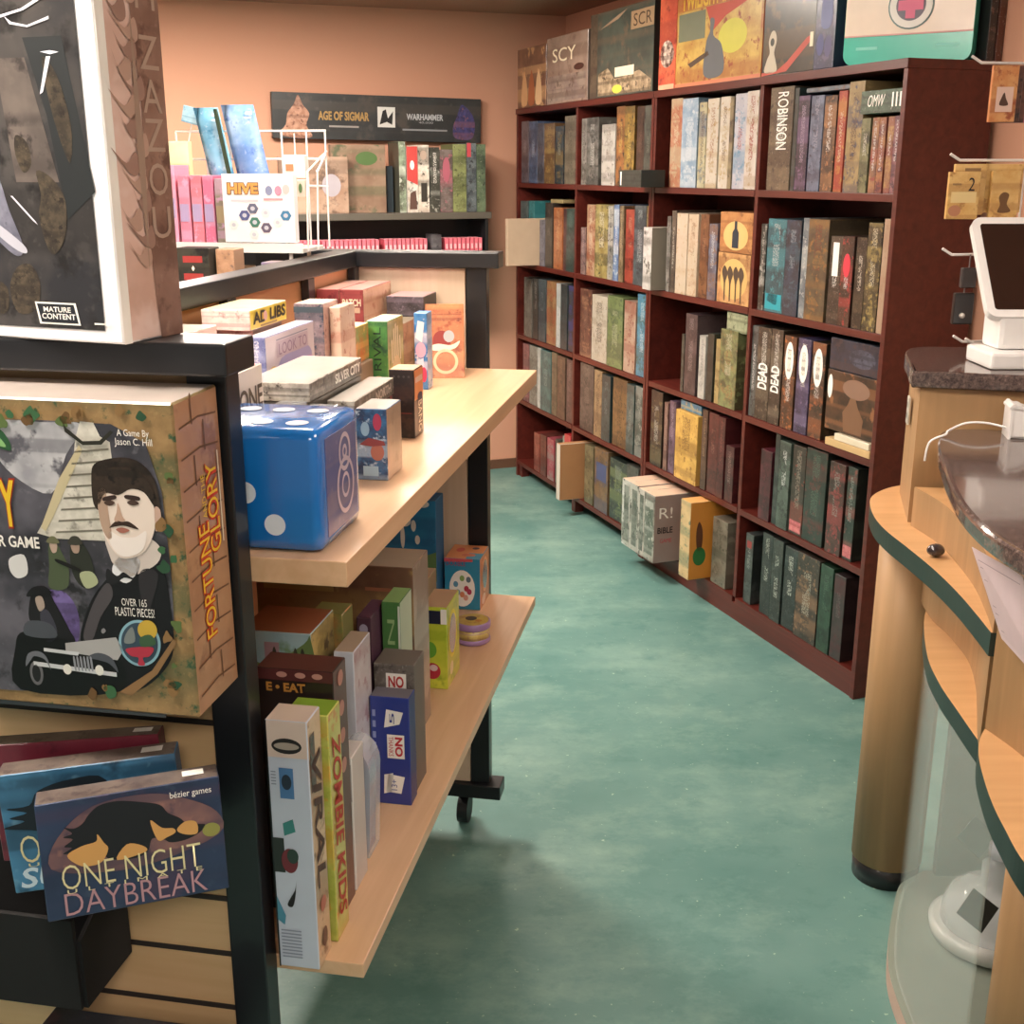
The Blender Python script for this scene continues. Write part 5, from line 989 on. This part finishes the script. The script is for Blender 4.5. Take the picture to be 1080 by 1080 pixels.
for i,(t0,t1,c,lab) in enumerate(((-.634,-.612,'e898b0','leftmost pink book on the wire rack, half lit'),(-.606,-.583,'d88098','second pink book from the left on the wire rack'),(-.579,-.556,'d87888','third pink book from the left on the wire rack'),(-.553,-.531,'d07090','fourth pink book from the left on the wire rack'),(-.528,-.509,'8c8474','grey book beside the white insect tile game'))):
    o=r_item('book',1.15,t0,t1,ZR,1.553+(.02 if i==0 else 0)-(.006 if i==4 else 0),.07,{'F':art(c,c,'c8a0c0','b8a8c8',scale=30),'*':flat(c)},lab,'book')
    poly(o,'blue_band','F',rect(.08,.35,.92,.6),flat('a898c0') if i<4 else flat('a89878'),2)
# blue packets behind, leaning
for i,(t0,t1,sh,c,lab,z1) in enumerate(((-.592,-.552,.2,('5c9cc0','88bcd8','3878a0'),'teal blue foil packet leaning in the wire rack, left one',1.70),(-.530,-.478,.18,('7098d0','a8c4e8','5070b0'),'periwinkle blue foil packet leaning in the wire rack, right one',1.705))):
    bm=bmesh.new(); w=(t1-t0)/2*1.35; h=z1-1.43
    pts=[]; nx,nz=6,10
    V=[[bm.verts.new(((-w+2*w*a/nx)-.0+ (1-b/nz)*.055, .012*math.sin(PI*a/nx)*(1 if sd else -1)*math.sin(PI*b/nz), h*b/nz)) for a in range(nx+1)] for sd in (0,1) for b in range(nz+1)]
    A=V[:nz+1]; Bb=V[nz+1:]
    for g_ in (A,Bb):
        for b in range(nz):
            for a in range(nx):
                f=bm.faces.new((g_[b][a],g_[b][a+1],g_[b+1][a+1],g_[b+1][a])); f.smooth=True
    bmesh.ops.remove_doubles(bm,verts=bm.verts,dist=.0004); bmesh.ops.recalc_face_normals(bm,faces=bm.faces)
    o=obj('foil_packet',bm,art(*c,'e0ecf4',scale=16,coat=.8,rough=.2)); put(o,'G',1.232,(t0+t1)/2,1.4155); tag(o,lab,'packet')
bm=bmesh.new(); prism(bm,[(-.003,0),(.003,0),(.003,.008),(-.003,.008)],0,.27)
o=obj('card_strip',bm,flat('2c3c28')); put(o,'G',1.215,-.500,1.4155); o.rotation_euler=(0,-.17,rot_g('G')); tag(o,'thin dark green strip between the two blue packets','packet')
o=r_item('game_box',1.222,-.655,-.612,1.4155,1.62,.02,{'F':art('d8d898','e8e8c0','a8a868','f0f0e0',scale=12),'*':flat('d8d8a8')},'pale yellow box behind the pink books')
o=r_item('picture_card',1.24,-.632,-.594,1.655,1.688,.004,{'*':art('88b8d0','b0d4e4','5c90b0',scale=40)},'small light blue card clipped above the wire rack','card',tilt=0)
o.rotation_euler=(0,.25,rot_g('G')); 
bm=bmesh.new(); tube(bm,[(0,.01,-.05),(0,.01,.01)],.0015,6); obj('clip_wire',bm,M_wwire,o)
o=r_item('game_box',1.175,-.392,-.345,1.548,1.592,.02,{'F':flat('e8dcd8',.4,coat=.4),'*':flat('d8ccc8')},'little white box with orange logo hanging at the rack corner'); poly(o,'logo','F',rect(.15,.3,.5,.6),flat('b87850'),2)
bm=bmesh.new(); tube(bm,[(.0,.012,.043),(.0,.012,.085)],.0015,6); obj('hang_loop',bm,M_wwire,o)
o=r_item('tile_pack',1.17,-.383,-.345,1.512,1.545,.016,{'F':flat('d8ccbc',.3,coat=.4),'*':flat('c8bcb0')},'clear pack of dark green hexagon tiles under the little white box'); poly(o,'hexagon_picture','F',ell(.25,.5,.24,.36,6),flat('24503c'),2); poly(o,'insect_picture','F',ell(.75,.5,.1,.28),flat('5c7c50'),2)
# standing on the hidden shelf behind the rail
o=g_item('game_box',1.0,-.548,-.482,ZU,1.421,.05,{'F':art('2c2c28','44443c','1c1c1a',scale=14),'*':flat('302e2a')},'black box with red lettering seen over the rail, by the dark fantasy box')
for v in (.9,.78): poly(o,'red_mark','F',rect(.2,v,.8,v+.045),flat('a83c3c'),2)
poly(o,'white_mark','F',[(.45,.86),(.5,.84),(.55,.86),(.5,.88)],M_wh,2)
o=g_item('game_box',1.02,-.477,-.440,ZU,1.418,.05,{'F':art('a88468','c8a488','6c5c58','e0ccb8',scale=30),'*':flat('a08068')},'tan character picture box beside the black and red one')
g_item('game_box',1.30,-.49,-.375,ZU,1.428,.06,{'*':flat('1a1c1e')},'plain black box standing under the white insect game tray') if False else None
o=empty('display_stand'); put(o,'G',1.27,-.44,0); tag(o,'black display stand seen under the tray of the wire rack','display stand')
bm=bmesh.new(); bx(bm,-.06,.055,0,.02,1.36,1.400,.001); bx(bm,-.055,-.03,0,.02,ZU+.0005,1.36,.001); bx(bm,.03,.05,0,.02,ZU+.0005,1.36,.001); obj('stand_frame',bm,M_black,o)
o=g_item('game_box',1.05,-.398,-.362,ZU,1.392,.05,{'*':art('6c6ca0','a8a0a8','c8a888')},'blue and tan upright box behind the rail near the tray')
o=g_item('game_box',1.115,-.372,-.340,1.396,1.403,.03,{'*':flat('e0d0c0')},'x') if False else None
# ------------------------------------------------------------------ checkout counter
ctr=empty('checkout_counter',(0,0,0)); tag(ctr,'curved maple checkout counter with granite tops and glass display front','counter')
def granite():
    m=bpy.data.materials.new('granite'); t=nt(m); b=t.nodes['Principled BSDF']; L=t.links.new
    tc=t.nodes.new('ShaderNodeTexCoord'); n=t.nodes.new('ShaderNodeTexNoise'); n.inputs['Scale'].default_value=120; n.inputs['Detail'].default_value=4; n.inputs['Roughness'].default_value=.8; L(tc.outputs['Object'],n.inputs['Vector'])
    r=t.nodes.new('ShaderNodeValToRGB'); e=r.color_ramp.elements; e[0].position=.38; e[0].color=hx('3a302e'); e[1].position=.62; e[1].color=hx('6c5a54'); x=e.new(.72); x.color=hx('94827a'); L(n.outputs['Fac'],r.inputs[0]); L(r.outputs[0],b.inputs['Base Color'])
    b.inputs['Roughness'].default_value=.12; b.inputs['Coat Weight'].default_value=.4; b.inputs['Coat Roughness'].default_value=.05; return m
M_gran=granite()
def slab(nm,pts,z0,z1,mtop,mside,bev=.0,par=ctr):
    bm=bmesh.new(); prism(bm,pts,z0,z1,0,1)
    if bev:
        es=[e for e in bm.edges if abs(e.verts[0].co.z-e.verts[1].co.z)<1e-6]; bmesh.ops.bevel(bm,geom=es,offset=bev,segments=3,affect='EDGES',profile=.6)
    return obj(nm,bm,[mtop,mside],par)
X1=1.45
top_led=smooth_curve([(.86,2.50),(.815,2.47),(.772,2.42),(.745,2.36),(.722,2.251),(.717,2.155),(.724,2.049),(.730,1.932),(.729,1.813),(.722,1.707),(.716,1.64)])
slab('upper_ledge',top_led+[(.80,1.62),(X1,1.62),(X1,2.50)],.862,.9,M_oaktop,M_band)
mid=smooth_curve([(.90,2.36),(.831,2.22),(.771,2.027),(.749,1.901),(.741,1.788),(.735,1.67),(.737,1.58)])
slab('lower_ledge',mid+[(X1,1.58),(X1,2.36)],.662,.70,M_oaktop,M_band)
p3=smooth_curve([(.78,1.72),(.71,1.615),(.684,1.56),(.666,1.50),(.648,1.42),(.638,1.35),(.631,1.27),(.64,1.15),(.68,1.0)])
slab('near_ledge',p3+[(X1,1.0),(X1,1.72)],.703,.745,M_oaktop,M_band)
# upright maple panels
ua=smooth_curve([(.775,2.19),(.787,2.095),(.785,2.0),(.768,1.85),(.740,1.72),(.718,1.638)])
slab('front_panel',ua+[(X1,1.638),(X1,2.10)],.9003,.978,M_oaktop,M_oak)
ub=smooth_curve([(.845,2.13),(.835,2.05),(.815,1.95),(.785,1.83),(.748,1.72),(.722,1.636),(.715,1.5),(.70,1.35),(.70,1.1)])
slab('front_panel',ub+[(X1,1.1),(X1,2.10)],.978,1.07,M_oak,M_oak)
uc=smooth_curve([(.722,1.634),(.742,1.55),(.75,1.45),(.74,1.3),(.73,1.1)])
slab('front_panel',uc+[(X1,1.1),(X1,1.634)],.7455,.978,M_oak,M_oak)
ul=smooth_curve([(.86,2.36),(.84,2.21),(.843,2.119),(.837,2.005),(.812,1.90),(.770,1.78),(.74,1.70),(.728,1.66)])
slab('recess_panel',ul+[(X1,1.66),(X1,2.36)],.7003,.862,M_oak,M_oak)
box=[(.776,2.214),(.832,2.44),(.86,2.485),(.90,2.49),(X1,2.49),(X1,2.06)]
slab('register_box',box,.9003,1.168,M_oak,M_oak)
gt=smooth_curve([(1.2,2.525),(.933,2.522),(.887,2.528),(.845,2.50),(.815,2.436),(.79,2.34),(.760,2.222),(.775,2.200),(.944,2.155),(X1,2.01)],5)
slab('register_granite_top',gt+[(X1,2.52)],1.168,1.20,M_gran,M_gran,.006)
g2=smooth_curve([(.90,2.150),(.845,2.158),(.80,2.14),(.774,2.09),(.742,2.0),(.715,1.905),(.682,1.784),(.652,1.65),(.639,1.551),(.637,1.48),(.643,1.406),(.66,1.25),(.70,1.05)],5)
slab('granite_top',g2+[(X1,1.05),(X1,2.0)],1.07,1.10,M_gran,M_gran,.008)
# round columns
for cx_,cy_,ht in ((.862,2.385,.862),(.803,1.50,.703)):
    bm=bmesh.new(); lathe(bm,[(.077,.05),(.077,ht)],36,(cx_,cy_)); obj('column',bm,M_oak,ctr)
    bm=bmesh.new(); lathe(bm,[(.073,0),(.075,.05)],36,(cx_,cy_)); obj('column_base',bm,M_black,ctr)
# glass showcase below
gp_=smooth_curve([(.90,2.30),(.868,2.27),(.830,2.19),(.790,2.09),(.757,1.98),(.745,1.86),(.742,1.75),(.745,1.62)])
bm=bmesh.new(); wallstrip(bm,gp_,.045,.661,.005,-1); obj('curved_glass',bm,glass('showcase_glass',(.80,.92,.88,1),.18,.03),ctr)
gb_=[(x-.012,y) for x,y in gp_]
slab('showcase_plinth',gb_+[(.76,1.3),(X1,1.3),(X1,2.33),(.93,2.33)],0,.042,flat('8c9488',.4,coat=.3),flat('c8a898',.4))
bm=bmesh.new(); bx(bm,1.25,1.27,1.3,2.35,.042,.661); bx(bm,.95,1.25,2.31,2.33,.042,.661); obj('showcase_back',bm,flat('98a298',.5),ctr)
# things in the showcase
dm=empty('clear_dome',(.985,2.09,.0425)); tag(dm,'clear plastic dome on a white round tray inside the glass showcase','display dome')
bm=bmesh.new(); lathe(bm,[(.105,0),(.118,.008),(.122,.03),(.112,.036)],40); obj('tray',bm,flat('dcdcd8',.3,coat=.5),dm)
bm=bmesh.new(); lathe(bm,[(.100,.037),(.098,.07),(.085,.10),(.055,.125),(.030,.135),(.030,.175),(.012,.19)],36); obj('dome_shell',bm,glass('dome_clear',(.94,.97,1,1),.34,.03),dm)
bm=bmesh.new(); lathe(bm,[(.022,.19),(.022,.215)],20); obj('dome_knob',bm,glass('knob_clear',(.9,.93,1,1),.5,.05),dm)
for (x,y,z,r,lab,c) in ((.911,1.995,.172,.6,'dark square card leaning on the clear dome','2e2a24'),(.975,1.955,.13,.35,'second dark square card behind column in the showcase','302c26'),(.95,2.125,.255,.7,'grey green square card above the clear dome','6c7c74')):
    bm=bmesh.new(); bx(bm,-.03,.03,-.0015,.0015,-.03,.03,.0005); o=obj('square_card',bm,flat(c,.4)); o.location=(x,y,z); o.rotation_euler=(-.6,r,-.35); tag(o,lab,'card')
bm=bmesh.new(); tube(bm,[(.975,1.90,.05),(1.04,1.93,.19)],.0025,8); o=obj('thin_rod',bm,flat('c8b898',.4)); tag(o,'thin pale rod leaning inside the glass showcase','rod')
# black pebble and sheet of paper
bm=bmesh.new(); bmesh.ops.create_icosphere(bm,subdivisions=3,radius=.015)
for v in bm.verts: v.co=Vector((v.co.x*1.05,v.co.y*.95,v.co.z*.78))*(1+.05*math.sin(v.co.x*300)*math.cos(v.co.y*260))
for f in bm.faces: f.smooth=True
o=obj('pebble',bm,flat('3c3436',.2,coat=.6)); o.location=(.768,1.995,.9125); tag(o,'small dark glossy pebble on the curved counter ledge','pebble')
o.location=(.757,2.0,.912)
def sheet(name,P,m):
    bm=bmesh.new(); n=(P[1]-P[0]).cross(P[3]-P[0]).normalized()*.0006
    A=[bm.verts.new(p) for p in P]; Bv=[bm.verts.new(p+n) for p in P]; bm.faces.new(A); bm.faces.new(Bv[::-1])
    for i in range(4): bm.faces.new((A[i],Bv[i],Bv[(i+1)%4],A[(i+1)%4]))
    bmesh.ops.recalc_face_normals(bm,faces=bm.faces); return obj(name,bm,m)
PP=[Vector((.712,1.735,1.004)),Vector((.7155,1.60,.907)),Vector((.680,1.35,.93)),Vector((.688,1.50,1.04))]
o=sheet('paper_sheet',PP,flat('c8b4b8',.6)); tag(o,'lilac printed form sheet taped to counter below the granite edge','paper')
uu=(PP[3]-PP[0]); vv=(PP[1]-PP[0]); nn=uu.cross(vv).normalized()
if nn.x>0: nn=-nn
for k in (.12,.2,.34,.62,.7,.88):
    Lp=[PP[0]+uu*a+vv*b+nn*.0012 for a,b in ((.08,k),(.08,k+.008),(.9,k+.008),(.9,k))]
    c=sheet('ruled_line',Lp,flat('8c7880')); c.parent=o
for k in (.3,.6):
    Lp=[PP[0]+uu*a+vv*b+nn*.0012 for a,b in ((k,.2),(k,.7),(k+.006,.7),(k+.006,.2))]
    c=sheet('ruled_line',Lp,flat('8c7880')); c.parent=o
# white card reader with cable
o=empty('card_reader',(.958,2.078,1.1008),-.2); tag(o,'white wedge shaped charger with cable on the granite counter','device')
bm=bmesh.new(); pr=[(-.0,0),(.13,0),(.13,.018),(.02,.058),(.004,.060),(0,.056)]
prism(bm,pr,0,.05)
for v in bm.verts: v.co=Vector((v.co.x-.065,v.co.z-.025,v.co.y))
bmesh.ops.bevel(bm,geom=list(bm.edges),offset=.004,segments=2,affect='EDGES'); obj('housing',bm,M_white,o)
bm=bmesh.new(); cp_=[(-.064,0,.015),(-.10,.0,.022),(-.135,.0,.020),(-.165,-.015,.008),(-.172,-.03,.004),(-.20,-.04,-.01),(-.205,-.04,-.05)]
cs_=[]
P3=[Vector(p) for p in cp_]
for i in range(len(P3)-1):
    a,b,c,d=P3[max(0,i-1)],P3[i],P3[i+1],P3[min(len(P3)-1,i+2)]
    for k in range(5):
        t=k/5; cs_.append(.5*((2*b)+(-a+c)*t+(2*a-5*b+4*c-d)*t*t+(-a+3*b-3*c+d)*t**3))
tube(bm,[tuple(p) for p in cs_],.002,8); obj('cable',bm,M_white,o)
# register terminal
tm=empty('register_terminal',(0,0,0)); tag(tm,'white point of sale tablet with dark screen on the upper granite','register')
bm=bmesh.new(); bx(bm,.905,1.20,2.215,2.345,1.2005,1.232,.006); bx(bm,.93,1.17,2.255,2.34,1.232,1.30,.01); obj('terminal_base',bm,M_white,tm)
import mathutils
R_=Matrix.Rotation(-math.atan2(.14,.175),4,'X')
def tpart(nm,pts_bm,m):
    o=obj(nm,pts_bm,m,tm); o.location=(.905,2.25,1.296); o.rotation_euler=(-math.atan2(.14,.175)+.0,0,0); return o
def rr(w,h,r,x0=0,z0=0,n=5):
    return [(x0+w/2+x,z0+z) for x,z in rounded(w,h,r,n)]
def flatplate(pts,y0,y1):
    bm=bmesh.new(); A=[bm.verts.new((x,y0,z)) for x,z in pts]; Bv=[bm.verts.new((x,y1,z)) for x,z in pts]; bm.faces.new(A); bm.faces.new(Bv[::-1]); n=len(pts)
    for i in range(n): bm.faces.new((A[i],Bv[i],Bv[(i+1)%n],A[(i+1)%n]))
    bmesh.ops.recalc_face_normals(bm,faces=bm.faces); return bm
tpart('tablet_frame',flatplate(rr(.33,.228,.02),0,.016),M_white); tpart('screen',flatplate(rr(.30,.196,.006,.015,.016),-.001,.0),flat('30201a',.15,coat=.3))
# spinner rack with hanging card packs
sr=empty('card_rack',(0,0,0)); tag(sr,'white wire hook rack for hanging packs behind the register','wire rack')
bm=bmesh.new(); cyl(bm,(1.085,2.44,1.2005),(1.085,2.44,1.212),.045,28); obj('base_disc',bm,M_wwire,sr)
bm=bmesh.new()
for dx in (-.008,.008): tube(bm,[(1.085+dx,2.44,1.212),(.972+dx*0+ (1.085-.972)*1+dx,2.44,1.82)],.003,8)
obj('rack_pole',bm,M_wwire,sr)
bm=bmesh.new()
for z in (1.24,1.40,1.60,1.77): 
    tube(bm,[(1.02,2.44,z),(1.15,2.44,z)],.0025,8)
    tube(bm,[(1.02,2.44,z),(1.02,2.44,z+.03)],.0025,8); 
tube(bm,[(1.02,2.44,1.24),(1.02,2.44,1.80)],.0025,8); tube(bm,[(1.15,2.44,1.24),(1.15,2.44,1.80)],.0025,8)
obj('rack_frame',bm,M_wwire,sr)
def hook(x,z,L_,dy=-.02): 
    bm=bmesh.new(); tube(bm,[(1.02,2.44,z),(x+.02,2.44+dy,z),(x,2.44+dy,z+.012)],.0028,8); return obj('hook',bm,M_wwire,sr)
for x,z in ((.885,1.762),(.862,1.582),(.865,1.40),(.905,1.225),(.93,1.220)): hook(x,z,0)
def pack(x0,x1,z0,z1,y,c,lab,rz=0):
    o=cuboid('card_pack',x1-x0,.010,z1-z0,{'F':art(*c,coat=.6,scale=28),'*':flat(c[0],.4)},bev=.001); o.location=((x0+x1)/2,y,z0); o.rotation_euler=(0,0,rz); tag(o,lab,'card pack','card packs on the wire rack'); return o
for i in range(4):
    o=pack(.925+.012*i,.975+.014*i,1.653,1.757,2.408+.0115*i,('c07840','d09860','984c28') if i==0 else ('503028','6c4434','2c1c18') if i<3 else ('984c68','b86c80','5c2c3c'),('orange hanging card pack, front one of the top hook','dark card pack right behind the orange hanging one','second dark card pack behind the orange hanging one','rose card pack at the back of the top hook')[i])
    if i==0: poly(o,'label_panel','F',rect(.2,.18,.85,.62),flat('d8b8a8'),2); poly(o,'creature_picture','F',[(.35,.3),(.4,.42),(.5,.52),(.58,.42),(.68,.3)],flat('4c3020'),3)
for i,(x0,x1,z0,z1,y,lab) in enumerate(((.858,.920,1.470,1.560,2.40,'tan numbered card pack, front left on the middle hook'),(.872,.935,1.478,1.575,2.412,'tan card pack directly behind the numbered one'),(.944,1.0,1.472,1.562,2.405,'tan card pack with a bird head picture, right of the numbered one'),(.93,1.01,1.482,1.575,2.418,'tan card pack at the back of the middle hook'))):
    o=pack(x0,x1,z0,z1,y,('c89c58','d8b474','a87c44'),lab)
    if i==0: ink(o,'2','F',.62,.6,.82,.88,M_ink); poly(o,'caption','F',rect(.12,.72,.4,.76),flat('8c6c44'),2); poly(o,'figure_picture','F',ell(.25,.18,.2,.12),flat('b07858'),2); poly(o,'picture','F',rect(.1,.35,.9,.58),flat('d8c088'),2)
    if i==2: poly(o,'creature_picture','F',[(.3,.12),(.36,.28),(.3,.45),(.45,.55),(.65,.5),(.6,.3),(.75,.14)],flat('6c4c2c'),2)
    if i==1: poly(o,'caption','F',rect(.3,.86,.8,.92),flat('8c6c44'),2)
for x0,x1,z0,z1,c,lab in ((.905,.935,1.335,1.375,'3a3434','small grey blister on the lower hook behind the register'),(.895,.935,1.262,1.325,'1c1a1c','small black boxed item hanging behind the register')):
    o=cuboid('hanging_item',x1-x0,.015,z1-z0,{'*':flat(c,.35,coat=.4)},bev=.002); o.location=((x0+x1)/2,2.405,z0); tag(o,lab,'packaged item')
    bm=bmesh.new(); tube(bm,[(0,.007,z1-z0-.002),(0,.007,z1-z0+.026)],.0015,6); obj('hang_tab',bm,flat('6c6464'),o)
    if c=='1c1a1c':
        bm=bmesh.new(); bmesh.ops.create_icosphere(bm,subdivisions=2,radius=.006,matrix=Matrix.Translation((-.003,-.002,.018))); obj('bead',bm,flat('b8b0a8',.2,coat=.5),o)
# outlet on the register box side
o=cuboid('outlet_plate',.035,.004,.055,{'F':flat('c8c4b8',.4)}); o.location=(.7995,2.345,1.07); o.rotation_euler=(0,0,math.atan2(-.97,-.24)); tag(o,'small pale outlet plate on the left side of the register box','outlet')
for v in (.3,.7): poly(o,'socket','F',rect(.35,v-.1,.65,v+.1),flat('5c5850'),2)
# ------------------------------------------------------------------ lights of the room
def lamp(x,y,w,l,p,label,rz=0):
    o=empty('ceiling_light',(x,y,CEIL),rz); tag(o,label,'ceiling light','recessed ceiling light panels')
    bm=bmesh.new(); bx(bm,-w/2-.02,w/2+.02,-l/2-.02,l/2+.02,-.012,-.001,.002); obj('light_frame',bm,flat('d8d4cc',.4),o)
    m=bpy.data.materials.new('lamp_diffuser'); t=nt(m); b=t.nodes['Principled BSDF']; b.inputs['Emission Color'].default_value=(1,.88,.76,1); b.inputs['Emission Strength'].default_value=p
    bm=bmesh.new(); bx(bm,-w/2,w/2,-l/2,l/2,-.016,-.012); d=obj('diffuser',bm,m,o)
LP=46
lamp(-.95,1.0,.5,.5,LP*1.0,'square ceiling light panel left of the gondola near end')
lamp(-.25,2.15,.4,.4,LP*.9,'square ceiling light panel above the aisle start')
lamp(-1.3,4.2,.6,.6,LP*1.7,'square ceiling light panel behind the wire rack')
lamp(-.35,4.6,.35,.35,LP*1.2,'square ceiling light panel over the far aisle')
lamp(1.0,.8,.5,.5,LP*.45,'square ceiling light panel over the counter near end')
lamp(.3,3.1,.3,.3,LP*.55,'square ceiling light panel in front of the nearest bookcase')
lamp(.15,-.9,.6,.6,LP*.55,'unseen ceiling light panel added behind the camera for frontal light')  # unseen panel added to brighten faces turned toward the camera
w=bpy.data.worlds.new('room'); S.world=w; w.use_nodes=True; w.node_tree.nodes['Background'].inputs[0].default_value=(1,.9,.8,1); w.node_tree.nodes['Background'].inputs[1].default_value=.27
cam=bpy.data.cameras.new('camera'); co=bpy.data.objects.new('camera',cam); COL.objects.link(co)
cam.sensor_fit='HORIZONTAL'; cam.sensor_width=36; cam.lens=36*1242.05/1080; co.location=(0,0,1.565); co.rotation_euler=(PI/2-.2832,0,0); cam.clip_start=.05
S.camera=co
S.view_settings.view_transform='Standard'; S.view_settings.look='None'; S.view_settings.gamma=1; S.view_settings.use_curve_mapping=False; S.view_settings.exposure=.35
